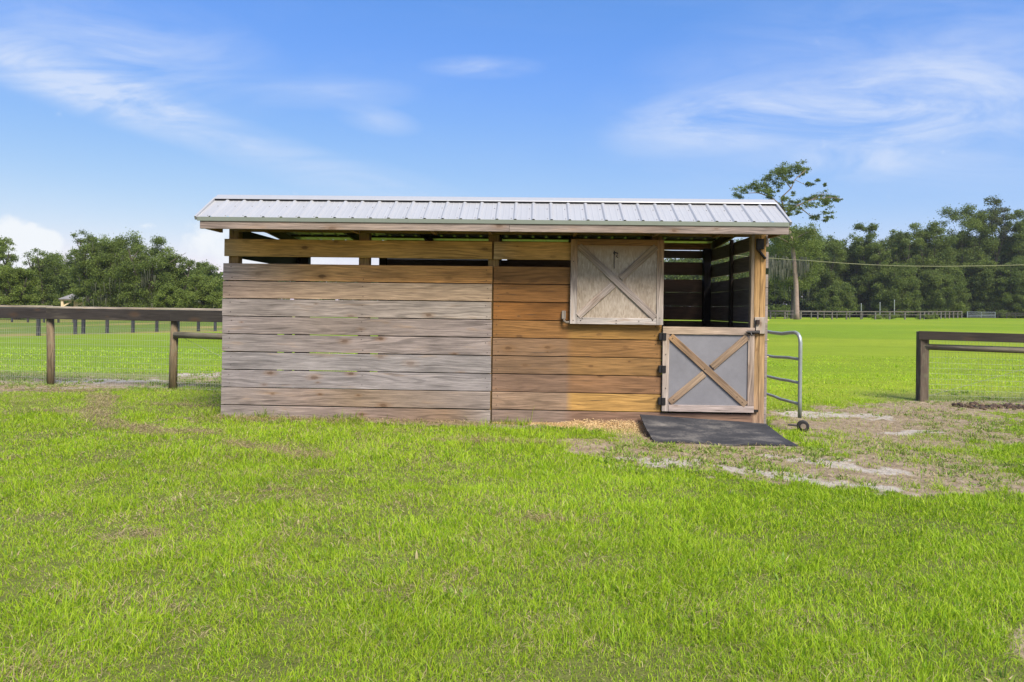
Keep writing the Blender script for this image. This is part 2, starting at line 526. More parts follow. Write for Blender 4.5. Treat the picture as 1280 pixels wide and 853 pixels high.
def ground_mat():
    m, t, b, out = new_mat('pasture_ground')
    tc = t.new('ShaderNodeTexCoord').outputs['Object']
    a = t.new('ShaderNodeAttribute', attribute_name='tone').outputs[0]
    mk = t.new('ShaderNodeAttribute', attribute_name='masks')
    sep = t.new('ShaderNodeSeparateColor'); t.link(mk.outputs[0], sep.inputs[0])
    fine = t.noise(tc, 55, 4, .7)
    mid = t.noise(tc, 9, 4, .65)
    big = t.noise(t.mapping(tc, scale=(.25, 1, 1)), .35, 5, .62)
    far = t.noise(t.mapping(tc, scale=(.55, 1, 1)), 1.6, 5, .7)
    f = t.math('ADD', t.math('MULTIPLY', fine, .5), t.math('MULTIPLY', mid, .5))
    g = t.math('MULTIPLY_ADD', f, 1.1, .45)
    g = t.math('MULTIPLY', g, t.math('MULTIPLY_ADD', big, .55, .73))
    g = t.math('MULTIPLY', g, t.math('MULTIPLY_ADD', far, .7, .65))
    gr = t.new('ShaderNodeCombineColor')
    for i in range(3): t.link(g, gr.inputs[i])
    c = t.mix(1.0, a, gr.outputs[0], 'MULTIPLY')
    # tufts of yellower grass far out in the field
    c = t.mix(t.math('MULTIPLY', t.smooth(far, .55, .75), t.math('MULTIPLY', sep.outputs[2], .45)), c, (.17, .20, .045))
    d = t.ramp(t.math('ADD', t.math('MULTIPLY', mid, .6), t.math('MULTIPLY', fine, .4)), [(.30, (.12, .088, .06)), (.5, (.27, .21, .145)), (.70, (.42, .345, .26))])
    c = t.mix(t.smooth(t.math('ADD', sep.outputs[0], t.math('MULTIPLY', t.math('SUBTRACT', fine, .5), .8)), .35, .65), c, d)
    s = t.ramp(f, [(.3, (.27, .235, .195)), (.6, (.42, .38, .335))])
    c = t.mix(t.smooth(t.math('ADD', sep.outputs[1], t.math('MULTIPLY', t.math('SUBTRACT', f, .5), 1.3)), .25, .75), c, s)
    t.link(c, b.inputs['Base Color']); b.inputs['Roughness'].default_value = .95
    b.inputs['Specular IOR Level'].default_value = .1
    bump(t, b, t.math('ADD', f, mid), .8, .03)
    return m


# ------------------------------------------------------------------ ground
def axis_lines(a, b, step, far_lo, far_hi, grow=1.10):
    mid = list(np.arange(a, b + 1e-6, step))
    hi = []; s = step; x = b
    while x < far_hi:
        s *= grow; x += s; hi.append(x)
    lo = []; s = step; x = a
    while x > far_lo:
        s *= grow; x -= s; lo.append(x)
    return np.array(lo[::-1] + mid + hi)


gx = axis_lines(-11, 11, .09, -1600, 1600, 1.08)
gy = axis_lines(1.5, 15.5, .09, -60, 2200, 1.06)
GX, GY = np.meshgrid(gx, gy)
gz = ground_z(GX, GY)
dirt, sand, thatch, dry, weed, n1, n2, n3 = masks(GX, GY)
nearf = (1 - sstep(8.5, 14, GY))[..., None]
soil = np.array((.11, .125, .03)); field = np.array((.140, .215, .012)); field2 = np.array((.195, .25, .018))
fieldc = field + (field2 - field) * sstep(.35, .65, fbm(GX * .05, GY * .12, 77, 4))[..., None]
tone = soil * nearf + fieldc * (1 - nearf)
# the unmown strip beyond the far left fence, dull green with straw-coloured patches
strip = (sstep(-.5, .5, GY - (33.3 + (GX + 22.9) * 1.55)) * (1 - sstep(-6, -2, GX)))[..., None]
straw = sstep(.5, .68, fbm(GX * .22, GY * .12, 91, 4))[..., None]
tone = tone * (1 - strip) + strip * (np.array((.115, .16, .03)) * (1 - straw) + np.array((.24, .20, .07)) * straw)
th = np.clip(thatch + .5 * dry * (1 - sstep(12, 20, GY)), 0, 1)[..., None] * .6
tone = tone * (1 - th) + np.array((.21, .165, .085)) * th
wd = weed[..., None] * .6
tone = tone * (1 - wd) + np.array((.17, .15, .085)) * wd
nr, nc = GX.shape
idx = np.arange(nr * nc).reshape(nr, nc)
quads = np.stack([idx[:-1, :-1], idx[:-1, 1:], idx[1:, 1:], idx[1:, :-1]], -1).reshape(-1, 4)
me = raw_mesh('ground', np.stack([GX, GY, gz], -1).reshape(-1, 3), quads.ravel(), np.arange(len(quads)) * 4, tone.reshape(-1, 3), smooth=True)
mk = me.color_attributes.new('masks', 'FLOAT_COLOR', 'POINT')
mc = np.ones((nr * nc, 4), np.float32)
mc[:, 0] = dirt.ravel(); mc[:, 1] = sand.ravel(); mc[:, 2] = sstep(14, 30, GY).ravel()
mk.data.foreach_set('color', mc.ravel())
tag(link('ground', me, ground_mat()), kind='structure')


# ------------------------------------------------------------------ grass
def blades(X, Y, h, w, lean, ang, colr, two=True, z0=None):
    n = len(X)
    Z = ground_z(X, Y) - .004 if z0 is None else z0
    yaw = rng.uniform(0, 2 * np.pi, n)
    wx, wy = np.cos(yaw) * w / 2, np.sin(yaw) * w / 2
    lx, ly = np.cos(ang), np.sin(ang)
    hz = h * np.cos(lean); hr = h * np.sin(lean)
    base = np.stack([X, Y, Z], -1); side = np.stack([wx, wy, np.zeros(n)], -1)
    tip = base + np.stack([lx * hr, ly * hr, hz], -1)
    if two:
        midp = base + np.stack([lx * hr * .35, ly * hr * .35, hz * .62], -1)
        co = np.stack([base - side, base + side, midp + side * .75, midp - side * .75, tip], 1)
        o = (np.arange(n) * 5)[:, None]
        fl = np.concatenate([o + np.array([0, 1, 2, 3]), o + np.array([3, 2, 4])], 1).ravel()
        st = ((np.arange(n) * 7)[:, None] + np.array([0, 4])).ravel()
        k = 5
    else:
        co = np.stack([base - side, base + side, tip], 1)
        fl = np.arange(n * 3); st = np.arange(n) * 3; k = 3
    c = np.repeat(colr, k, 0)
    return co.reshape(-1, 3), fl, st, c


def grass_points(y0, y1, dens, xm=2.7):
    """random points in the wedge of lawn in front of the house of view"""
    half = .8 * y1 + xm
    n = int(2 * half * (y1 - y0) * dens)
    X = rng.uniform(-half, half, n); Y = rng.uniform(y0, y1, n)
    k = np.abs(X) < .8 * Y + xm
    return X[k], Y[k]


MAT_POLY = None
G1 = np.array((.255, .425, .012)); G2 = np.array((.385, .49, .028)); G3 = np.array((.12, .23, .012)); TAN = np.array((.56, .47, .25)); TAN2 = np.array((.40, .31, .16))


def inside_built(X, Y):
    u, v = shed_local(X, Y)
    shed = (u > -.0) & (u < 7.34) & (v > -.01) & (v < 3.1)
    mat = (X > 1.66) & (X < 3.46) & (Y > 8.0) & (Y < 9.3)
    mat |= (X > 3.3) & (X < 3.46) & (Y > 8.0) & (Y < 8.2)
    return shed | mat


def grow(y0, y1, dens, hmean, w, two, name, label):
    X, Y = grass_points(y0, y1, dens)
    k = ~inside_built(X, Y); X, Y = X[k], Y[k]
    dirt, sand, thatch, dry, weed, n1, n2, n3 = masks(X, Y)
    clump = fbm(X * 5, Y * 5, 71, 3)
    keep = (1 - np.clip(dirt * .97 + .15 * (clump > .62) * -1, 0, 1)) * (1 - sand)
    keep *= 1 - .55 * weed * (1 - (n2 > .5))
    keep *= .62 + .6 * sstep(.3, .55, clump)
    keep *= 1 - .2 * thatch
    # weeds standing in the bare earth
    wd_ = (dirt > .4) & (sand < .4) & (fbm(X * 2.7, Y * 2.7, 81, 3) > .56)
    keep = np.where(wd_, .30, keep)
    r = rng.random(len(X)); k = r < keep
    X, Y, dry, thatch, clump, n1, n3, weed, wd_ = [a[k] for a in (X, Y, dry, thatch, clump, n1, n3, weed, wd_)]
    n = len(X)
    isdry = rng.random(n) < np.clip(dry + .55 * thatch, 0, .85)
    u, v = shed_local(X, Y)
    lush_shade = np.exp(-np.clip(-v, 0, 9) / .35) * ((u > -.3) & (u < 4.6) & (v < .1))
    tuft = fbm(X * 1.8 + 5, Y * 2.2, 131, 3)
    h = hmean * rng.gamma(5, 1 / 5, n) * (.45 + 1.0 * clump) * (.78 + .6 * sstep(.35, .7, tuft)) * (1 + 1.1 * lush_shade)
    h = np.where(wd_, h * .8, h)
    lean = np.clip(rng.normal(.72, .32, n), .02, 1.4)
    lean = np.where(isdry, np.clip(rng.normal(1.25, .2, n), .5, 1.5), lean)
    # the mower left the blades combed roughly one way, changing slowly over the lawn
    ang = 2 * np.pi * fbm(X * .9, Y * .9, 101, 2) * 2 + rng.normal(0, 1.9, n)
    f = rng.random(n)[:, None]
    g = G1 * (1 - f) + G2 * f
    dk = (rng.random(n) < .22)[:, None]
    g = np.where(dk, G3 + (G1 - G3) * f * .6, g)
    g = g * (.82 + .36 * n3[:, None]) * np.where(lush_shade[:, None] > .3, .68, 1)  # tall blades at the wall foot are coloured darker for the shade there
    dull = (weed * .8)[:, None]
    g = g * (1 - dull) + dull * np.array((.15, .19, .06))
    tn = TAN * (1 - f) + TAN2 * f
    g = g * (1 + .22 * sstep(10, 16, Y))[:, None]
    c = np.where(isdry[:, None], tn, g)
    ww = w * rng.uniform(.6, 1.35, n) * np.where(isdry, .8, 1)
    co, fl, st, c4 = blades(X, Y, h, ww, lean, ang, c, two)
    return co, fl, st, c4


def merge(parts):
    co = np.concatenate([p[0] for p in parts]); c = np.concatenate([p[3] for p in parts])
    fl, st = [], []; vo = lo = 0
    for p in parts:
        fl.append(p[1] + vo); st.append(p[2] + lo); vo += len(p[0]); lo += len(p[1])
    return co, np.concatenate(fl), np.concatenate(st), c


QUICK = 1.0
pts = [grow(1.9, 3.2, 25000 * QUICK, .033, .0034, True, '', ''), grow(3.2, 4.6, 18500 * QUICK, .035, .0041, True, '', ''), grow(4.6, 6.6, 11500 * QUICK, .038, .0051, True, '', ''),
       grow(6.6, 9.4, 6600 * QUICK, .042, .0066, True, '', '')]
co, fl, st, c = merge(pts)
tag(link('lawn_grass', raw_mesh('lawn_grass', co, fl, st, c), M_grass),
    'bright green mown lawn with dry clippings in front of the shed', 'grass', kind='stuff')
pts = [grow(9.4, 13, 2100 * QUICK, .04, .0095, False, '', ''), grow(13, 17, 520 * QUICK, .04, .015, False, '', ''), grow(17, 24, 130 * QUICK, .035, .022, False, '', '')]
co, fl, st, c = merge(pts)
tag(link('pasture_grass', raw_mesh('pasture_grass', co, fl, st, c), M_grass),
    'short green pasture grass beside and beyond the shed', 'grass', kind='stuff')


# leafy weeds: little rosettes of broad leaves on the worn earth and along the fences
def weeds():
    cx, cy = [], []
    for (x0, x1, y0, y1, n) in ((3.2, 7.5, 6.2, 11.6, 1000), (.9, 3.6, 6.4, 8.0, 320), (-12, -4.2, 12.0, 15.3, 900), (7, 12, 11.6, 14, 300), (.6, 1.7, 8.0, 9.0, 70), (3.5, 4.6, 8.3, 10.5, 120), (-7, 7, 2.4, 9.0, 500)):
        cx.append(rng.uniform(x0, x1, n)); cy.append(rng.uniform(y0, y1, n))
    cx = np.concatenate(cx); cy = np.concatenate(cy)
    k = (~inside_built(cx, cy)) & (fbm(cx * 1.3, cy * 1.3, 15, 3) > .47)
    cx, cy = cx[k], cy[k]
    parts = []
    m = 16
    X = np.repeat(cx, m); Y = np.repeat(cy, m); n = len(X)
    sp = np.repeat(rng.uniform(.02, .10, len(cx)), m)
    a = rng.uniform(0, 2 * np.pi, n); r = sp * np.sqrt(rng.random(n))
    X = X + np.cos(a) * r; Y = Y + np.sin(a) * r
    k = ~inside_built(X, Y)
    X, Y, a = X[k], Y[k], a[k]; n = len(X)
    f = rng.random(n)[:, None]
    c = np.array((.16, .27, .035)) * (1 - f) + np.array((.25, .33, .06)) * f
    dead = (rng.random(n) < .18)[:, None]
    c = np.where(dead, TAN * .8, c)
    return blades(X, Y, rng.uniform(.02, .07, n), rng.uniform(.008, .022, n), rng.uniform(.4, 1.3, n), a, c, True)


co, fl, st, c = weeds()
tag(link('weeds', raw_mesh('weeds', co, fl, st, c), M_grass), 'low leafy weeds on the worn sandy earth and along the fences', 'weeds', kind='stuff')


# dry clippings lying flat in loose swaths
def clippings():
    X, Y = grass_points(2.0, 12.5, 2600)
    k = ~inside_built(X, Y); X, Y = X[k], Y[k]
    dirt, sand, thatch, dry, weed, n1, n2, n3 = masks(X, Y)
    p = np.clip(.95 * thatch + .6 * np.clip(dry - .24, 0, 1) + .32 * dirt * (1 - .7 * sand), 0, 1)
    k = rng.random(len(X)) < p
    X, Y = X[k], Y[k]; n = len(X)
    Z = ground_z(X, Y) + rng.uniform(.004, .045, n)
    f = rng.random(n)[:, None]
    c = np.array((.44, .36, .19)) * (1 - f) + np.array((.26, .19, .10)) * f
    return blades(X, Y, rng.uniform(.025, .09, n), rng.uniform(.0022, .0045, n) * (1 + Y / 7), rng.normal(1.45, .14, n), rng.uniform(0, 6.28, n), c, True, Z)


co, fl, st, c = clippings()
tag(link('dry_clippings', raw_mesh('dry_clippings', co, fl, st, c), M_grass), 'tan dried grass clippings lying in swaths on the lawn', 'clippings', kind='stuff')

# ------------------------------------------------------------------ the shed
shed = empty('horse_shed', (SHED_O[0], SHED_O[1], 0), (0, TILT, -PSI))
tag(shed, 'weathered plank horse shed with ribbed white metal roof and half door', 'shed')

P = .241                       # board pitch
W0 = .165
GREY = (.355, .305, .285)


def grad(stops):
    def f(s):
        for (a, ca), (b, cb) in zip(stops[:-1], stops[1:]):
            if s <= b:
                k = (s - a) / max(1e-6, b - a)
                return tuple(x + (y - x) * k for x, y in zip(ca, cb))
        return stops[-1][1]
    return f


# front: grey left half
mb = MB()
left_tones = {
    -1: [(0, (.37, .33, .31)), (.5, (.36, .28, .24)), (.85, (.33, .23, .15)), (1, (.40, .36, .33))],
    0: [(0, (.35, .31, .29)), (.3, (.34, .27, .23)), (.5, (.36, .27, .19)), (1, (.36, .31, .28))],
    1: [(0, (.35, .32, .32)), (1, (.37, .345, .345))],
    2: [(0, (.35, .33, .33)), (1, (.36, .335, .33))],
    3: [(0, (.35, .32, .31)), (.5, (.34, .29, .27)), (1, (.36, .31, .29))],
    4: [(0, (.34, .30, .29)), (.4, (.34, .285, .25)), (1, (.34, .29, .27))],
    5: [(0, (.36, .32, .30)), (.6, (.37, .32, .28)), (1, (.42, .37, .32))],
    6: [(0, (.32, .26, .23)), (.3, (.36, .28, .21)), (1, (.38, .30, .22))],
    7: [(0, (.31, .25, .22)), (.2, (.33, .22, .135)), (.34, (.36, .205, .085)), (.7, (.38, .20, .07)), (1, (.37, .185, .06))]}
for j in range(-1, 8):
    lo = W0 + P * j + .012 if j >= 0 else -.15
    hi = W0 + P * (j + 1) - (0 if j >= 0 else 0)
    dx = random.uniform(-.006, .006)
    k_ = (.68, .65, .635)
    lt_ = [(a, tuple(x * q for x, q in zip(c_, k_ if j < 6 else (.78, .74, .72)))) for a, c_ in left_tones[j]]
    if j == 7: lt_ = [(a, tuple(x * 2.0 for x in c_)) for a, c_ in lt_]
    if j == 6: lt_ = [(a, (c_[0] * 1.5, c_[1] * 1.42, c_[2] * 1.3)) for a, c_ in lt_]
    if j == 5: lt_ = [(a, tuple(x * 1.14 for x in c_)) for a, c_ in lt_]
    mb.box((0.0 + dx, -.022 + random.uniform(-.004, .004), lo), (3.662 + random.uniform(-.006, .004), .016, hi), grad(lt_), 0, 24, jit=.002)
o = mb.build('plank_wall', M_grey, shed, bevel=.003)
o['label'] = 'weathered grey plank half of the front'

mb = MB()
rt = {-1: ((.25, .19, .15), (.25, .16, .11)), 0: ((.33, .235, .16), (.47, .285, .09)), 1: ((.235, .155, .105), (.265, .15, .075)), 2: ((.24, .155, .09), (.30, .175, .065)),
      3: ((.27, .17, .095), (.30, .165, .06)), 4: ((.30, .155, .05), (.34, .195, .055)), 5: ((.30, .135, .035), (.29, .14, .04)), 6: ((.33, .16, .05), (.33, .16, .05)), 7: ((.33, .165, .055), (.33, .165, .055))}
for j in range(-1, 8):
    lo = W0 + P * j + .011 if j >= 0 else -.22
    hi = W0 + P * (j + 1)
    a, b = [tuple(x * q for x, q in zip(c_, (.78, .74, .74))) for c_ in rt[j]]
    # the part that the opened shutter does not shelter has greyed, with a sharp edge
    end = 5.935 if j >= 0 else 7.15
    e = (4.70 - 3.68) / (end - 3.68)
    mb.box((3.68, .0 + random.uniform(-.003, .003), lo), (end, .038, hi), grad([(0, a), (e - .015, a), (e + .015, b), (1, b)]), 0, 48, jit=.002)
o = mb.build('plank_wall', M_gold, shed, bevel=.003)
o['label'] = 'golden brown plank half of the front'

# nail heads, two to a board over each post
nail0 = None
for j in range(0, 8):
    for (uu, vv) in ((.11, -.024), (1.91, -.024), (3.60, -.024), (3.74, -.002), (5.86, -.002)):
        for dw in (.055, .185):
            if nail0 is None:
                mb = MB(); mb.tube([(0, .004, 0), (0, -.0018, 0)], .0055, (.1, .08, .07), 7); nail0 = o = mb.build('nail', M_screw, shed)
            else:
                o = nail0.copy(); col.objects.link(o)
            o.location = (uu + random.uniform(-.02, .02), vv, W0 + P * j + dw + random.uniform(-.012, .012))

# top rail boards
for x0, x1, tn in ((0.0, 3.655, (.50, .285, .085)), (3.667, 5.94, (.50, .28, .085))):
    mb = MB(); mb.box((x0 + .012, -.015, 2.19), (x1, .024, 2.425), grad([(0, (.46, .31, .15)), (.12, tn), (1, tn)]), 0, 12)
    mb.build('rail_board', M_gold, shed, bevel=.003)

# posts
def post(u0, u1, v0, v1, w0, w1, tone, mat=M_gold, name='post'):
    mb = MB(); mb.box((u0, v0, w0), (u1, v1, w1), tone, 2, 6)
    return mb.build(name, mat, shed, bevel=.005)


for u0, u1 in ((.05, .185), (1.84, 1.982), (3.60, 3.745)):
    post(u0, u1, .04, .17, -.2, 2.9, (.26, .16, .06))
post(5.80, 5.935, .04, .17, -.2, 2.9, (.2, .11, .05))
for uu in (3.60, 5.80):
    pass
# doubled timber post right of the door
mb = MB()
for k, (a, b) in enumerate(((7.152, 7.226), (7.229, 7.300))):
    mb.box((a, .0, -.25), (b, .14, 2.60), grad([(0, (.29, .20, .15)), (.13, (.34, .22, .14)), (.3, (.36, .235, .12)), (.55, (.37, .235, .11)), (1, (.38, .215, .075))]), 2, 20)
mb.build('post', M_gold, shed, bevel=.004)
mb = MB(); mb.box((7.108, -.006, 1.20), (7.149, .09, 2.55), (.36, .27, .19), 2, 10)
mb.build('door_jamb', M_trim, shed, bevel=.003)
mb = MB(); mb.box((7.158, -.027, 1.24), (7.297, -.003, 1.46), (.35, .30, .25), 2)
mb.build('post_block', M_trim, shed, bevel=.003)
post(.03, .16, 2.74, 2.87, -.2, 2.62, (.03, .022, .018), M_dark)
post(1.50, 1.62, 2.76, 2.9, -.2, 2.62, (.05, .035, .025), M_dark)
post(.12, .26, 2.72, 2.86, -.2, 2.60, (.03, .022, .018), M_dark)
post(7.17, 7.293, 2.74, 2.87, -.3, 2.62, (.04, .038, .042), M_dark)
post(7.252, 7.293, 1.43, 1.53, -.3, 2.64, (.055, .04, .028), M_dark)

# side walls: planks with two open slots near the top
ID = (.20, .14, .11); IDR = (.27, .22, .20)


def side_boards(u0, u1, vlo, vhi, tone, low_end=None):
    mb = MB()
    for j in range(-1, 8):
        lo = W0 + P * j + .006 if j >= 0 else -.3
        hi = W0 + P * (j + 1)
        if j == 7: hi = 2.03
        v1 = vhi if (low_end is None or j > 6) else low_end
        mb.box((u0, vlo, lo), (u1, v1, hi), vary(tone, .15), 1, 4)
    mb.box((u0, vlo, 2.115), (u1, vhi, 2.33), vary(tone), 1, 4)
    mb.box((u0, vlo, 2.402), (u1, vhi, 2.60), vary(tone), 1, 4)
    return mb.build('side_wall', M_dark, shed)


mb = MB()
for j in range(-1, 8):
    lo = W0 + P * j + .006 if j >= 0 else -.2
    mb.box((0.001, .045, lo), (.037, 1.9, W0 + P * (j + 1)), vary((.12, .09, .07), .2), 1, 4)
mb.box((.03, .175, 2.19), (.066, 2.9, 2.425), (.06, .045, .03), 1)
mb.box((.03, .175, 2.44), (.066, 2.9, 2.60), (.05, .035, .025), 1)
mb.build('side_wall', M_dark, shed)
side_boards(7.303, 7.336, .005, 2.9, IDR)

# back wall
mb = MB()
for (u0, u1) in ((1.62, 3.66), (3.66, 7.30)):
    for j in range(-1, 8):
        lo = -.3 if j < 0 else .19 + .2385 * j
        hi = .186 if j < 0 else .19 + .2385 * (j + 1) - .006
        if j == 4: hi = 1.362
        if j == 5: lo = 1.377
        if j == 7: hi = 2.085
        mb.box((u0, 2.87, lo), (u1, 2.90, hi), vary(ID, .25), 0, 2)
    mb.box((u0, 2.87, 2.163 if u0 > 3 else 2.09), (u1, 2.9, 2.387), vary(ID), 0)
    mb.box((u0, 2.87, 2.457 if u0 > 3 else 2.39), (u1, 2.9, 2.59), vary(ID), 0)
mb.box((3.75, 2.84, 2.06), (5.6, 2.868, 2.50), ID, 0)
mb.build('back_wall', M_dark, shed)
mb = MB(); mb.box((1.62, 2.80, 2.60), (7.3, 2.868, 2.715), (.45, .22, .085), 0, 6)
mb.build('top_plate', M_gold, shed)
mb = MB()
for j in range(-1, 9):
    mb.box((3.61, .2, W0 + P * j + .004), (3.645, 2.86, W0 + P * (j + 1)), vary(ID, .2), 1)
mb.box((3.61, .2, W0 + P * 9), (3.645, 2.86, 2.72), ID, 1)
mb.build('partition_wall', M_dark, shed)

# roof: front pent and long rear slope
RW, RE = 2.985, 2.648          # panel height at ridge and at front eave


def rib_sheet(u0, u1, v0, w0, v1, w1, first):
    prof = [(u0, 0.0)]
    u = first
    while u - .2286 > u0: u -= .2286
    while u < u1 - .03:
        if u > u0 + .03:
            prof += [(u - .03, 0.), (u - .011, .02), (u + .011, .02), (u + .03, 0.)]
        for k in (1 / 3., 2 / 3.):
            q = u + .2286 * k
            if u0 + .02 < q < u1 - .02: prof += [(q - .011, 0.), (q, .0035), (q + .011, 0.)]
        u += .2286
    prof.append((u1, 0.0))
    rows = []
    for s in np.linspace(0, 1, 5):
        rows.append([(u, v0 + (v1 - v0) * s, w0 + (w1 - w0) * s + h) for u, h in prof])
    mb = MB(); mb.sheet(rows)
    return mb


rib_sheet(-.085, 7.385, -.60, RE - .011, .0, RW, .089).build('roof_panel', M_roof, shed, solid=.002)
rib_sheet(-.085, 7.385, .04, RW, 3.25, RW - .076 * 3.25, .089).build('roof_panel', M_roof, shed, solid=.002)
mb = MB()
mb.sheet([[(u, -.115, RW - .033) for u in (-.095, 7.395)], [(u, -.112, RW - .022) for u in (-.095, 7.395)], [(u, .0, RW + .038) for u in (-.095, 7.395)], [(u, .02, RW + .044) for u in (-.095, 7.395)], [(u, .20, RW + .03) for u in (-.095, 7.395)]])
mb.build('ridge_cap', M_roof, shed, solid=.003)
mb = MB(); mb.beam((-.08, -.092, RW - .040), (7.38, -.092, RW - .040), .02, .034)  # dark bar added as the shade in the gap under the ridge cap
mb.build('ridge_gap_shade', M_black, shed)
# rake trims on both ends
for ua, ub in ((-.112, -.082), (7.382, 7.412)):
    mb = MB()
    mb.beam((ua / 2 + ub / 2, -.60, RE - .02), (ua / 2 + ub / 2, -.07, RW - .035), .026, .05)
    mb.beam((ua / 2 + ub / 2, .0, RW - .01), (ua / 2 + ub / 2, 3.25, RW - .012 - .076 * 3.25), .026, .05)
    mb.build('rake_trim', M_roof, shed)
mb = MB()
mb.box((-.07, -.612, 2.592), (7.375, -.604, 2.643), (.4, .42, .4), 0)
mb.box((-.07, -.603, 2.638), (7.375, -.56, 2.642), (.4, .42, .4), 0)
mb.build('eave_trim', M_drip, shed)
mb = MB(); 
mb.box((-.04, -.60, 2.494), (3.90, -.562, 2.600), grad([(0, (.25, .195, .165)), (.5, (.26, .20, .16)), (1, (.27, .215, .185))]), 0, 12)
mb.box((3.903, -.60, 2.494), (7.375, -.562, 2.600), grad([(0, (.27, .22, .19)), (.5, (.25, .19, .155)), (1, (.27, .22, .195))]), 0, 12)
mb.build('fascia_board', M_trim, shed, bevel=.003)
mb = MB(); mb.box((.19, -.03, 2.525), (7.10, .036, 2.70), (.22, .13, .05), 0, 4)
mb.build('top_plate', M_gold, shed)
# rafters of the pent with flat lookouts, and long rear rafters
for u in (-.02, .62, 1.86, 2.9, 3.64, 4.75, 5.80, 6.6, 7.33):
    mb = MB()
    mb.box((u - .019, -.561, 2.505), (u + .019, -.032, 2.585), (.24, .14, .06), 1)
    mb.beam((u, -.555, 2.618), (u, -.02, 2.915), .036, .05, (.22, .13, .05))
    mb.build('lookout', M_gold, shed)
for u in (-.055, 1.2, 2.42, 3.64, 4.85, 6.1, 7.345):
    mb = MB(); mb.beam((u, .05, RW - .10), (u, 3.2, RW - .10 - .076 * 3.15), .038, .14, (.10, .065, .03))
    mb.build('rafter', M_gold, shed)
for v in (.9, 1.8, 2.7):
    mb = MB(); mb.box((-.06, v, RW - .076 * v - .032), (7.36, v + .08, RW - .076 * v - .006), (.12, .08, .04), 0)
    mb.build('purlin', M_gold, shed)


# panelled leaf used for shutter and lower door: frame, panel, two crossing braces
def leaf(name, u0, u1, w0, w1, v, sw, top, bot, panel_mat, tone, toptone, brace_ends, bw):
    root = None
    mb = MB()
    mb.box((u0, v, w0), (u0 + sw, v + .03, w1), grad([(0, tone), (.6, tone), (1, toptone)]), 2, 8)
    mb.box((u1 - sw, v, w0), (u1, v + .03, w1), grad([(0, tone), (.6, tone), (1, toptone)]), 2, 8)
    mb.box((u0 + sw + .002, v + .002, w0), (u1 - sw - .002, v + .03, w0 + bot), vary(tone, .05), 0, 4)
    mb.box((u0 + sw + .002, v + .002, w1 - top), (u1 - sw - .002, v + .03, w1), toptone, 0, 4)
    root = mb.build(name, M_trim, shed, bevel=.003)
    mb = MB(); mb.box((u0 + .01, v + .016, w0 + .01), (u1 - .01, v + .028, w1 - .01), (.4, .4, .4), 2)
    # inset so that it sits behind the frame's face
    for i in range(len(mb.v)):
        x, y, z = mb.v[i]
        mb.v[i] = (x, v + .0305 if y > v + .02 else v + .018, z)
    return root, mb


def diag(mb, a, b, v, w, tone, t=.022):
    mb.beam((a[0], v, a[1]), (b[0], v, b[1]), t, w, tone, up=(0, 1, 0), seg=6) if False else _diag(mb, a, b, v, w, tone, t)


def _diag(mb, a, b, v, w, tone, t):
    a = np.array((a[0], v, a[1])); b = np.array((b[0], v, b[1]))
    x = (b - a) / np.linalg.norm(b - a); y = np.array((0, 1.0, 0)); z = np.cross(x, y)
    L = np.linalg.norm(b - a); n0 = len(mb.v)
    mb.box((0, 0, -w / 2), (L, t, w / 2), tone, 0, 8)
    R = np.stack([x, y, z], 1)
    for i in range(n0, len(mb.v)): mb.v[i] = tuple(R @ np.array(mb.v[i]) + a)


def screws(parent, pts, v, r=.007):
    first = None
    for (u, w) in pts:
        if first is None:
            mb = MB(); mb.tube([(0, .004, 0), (0, -.0025, 0)], r, (.1, .08, .07), 8); first = o = mb.build('screw', M_screw, parent)
        else:
            o = first.copy(); col.objects.link(o)
        o.location = (u, v, w)


# shutter (upper door leaf) folded back against the wall
SV = -.075
mb = MB()
TG = (.335, .275, .235); TO = (.33, .20, .10)
fr = MB()
fr.box((4.708, SV, 1.337), (4.798, SV + .03, 2.466), grad([(0, (.37, .33, .30)), (.5, TG), (.85, TO), (1, (.33, .18, .07))]), 2, 10)
fr.box((5.850, SV, 1.337), (5.940, SV + .03, 2.466), grad([(0, (.37, .33, .30)), (.5, (.36, .28, .22)), (.85, TO), (1, (.33, .17, .07))]), 2, 10)
fr.box((4.80, SV + .002, 1.337), (5.848, SV + .03, 1.425), (.38, .34, .31), 0, 6)
fr.box((4.80, SV + .002, 2.385), (5.848, SV + .03, 2.466), (.28, .145, .05), 0, 6)
shutter = fr.build('shutter', M_trim, shed, bevel=.003)
shutter['label'] = 'grey weathered upper door leaf opened flat against the wall'
pb = MB(); pb.box((4.79, SV + .014, 1.42), (5.86, SV + .0285, 2.39), (.4, .4, .4), 2)
pb.build('panel', M_osb, shutter)
b1 = MB(); _diag(b1, (4.815, 2.375), (5.835, 1.435), SV - .006, .088, grad([(0, (.24, .165, .10)), (.4, TG), (1, (.30, .25, .22))]), .0195)
b1.build('brace', M_trim, shutter, bevel=.003)
b2 = MB()
_diag(b2, (4.815, 1.44), (5.275, 1.862), SV - .004, .088, (.34, .28, .24), .0175)
_diag(b2, (5.372, 1.951), (5.835, 2.375), SV - .004, .088, grad([(0, (.31, .25, .20)), (1, (.25, .175, .11))]), .0175)
b2.build('brace', M_trim, shutter, bevel=.003)
screws(shutter, [(4.75, 1.385), (4.85, 1.385), (5.32, 1.39), (5.32, 1.355), (5.62, 1.385), (5.80, 1.40), (5.895, 1.43), (4.87, 1.41), (5.45, 1.98), (5.42, 1.76), (4.745, 2.17), (5.90, 2.18), (4.97, 1.62), (5.80, 1.43), (5.02, 2.24)], SV - .0005)
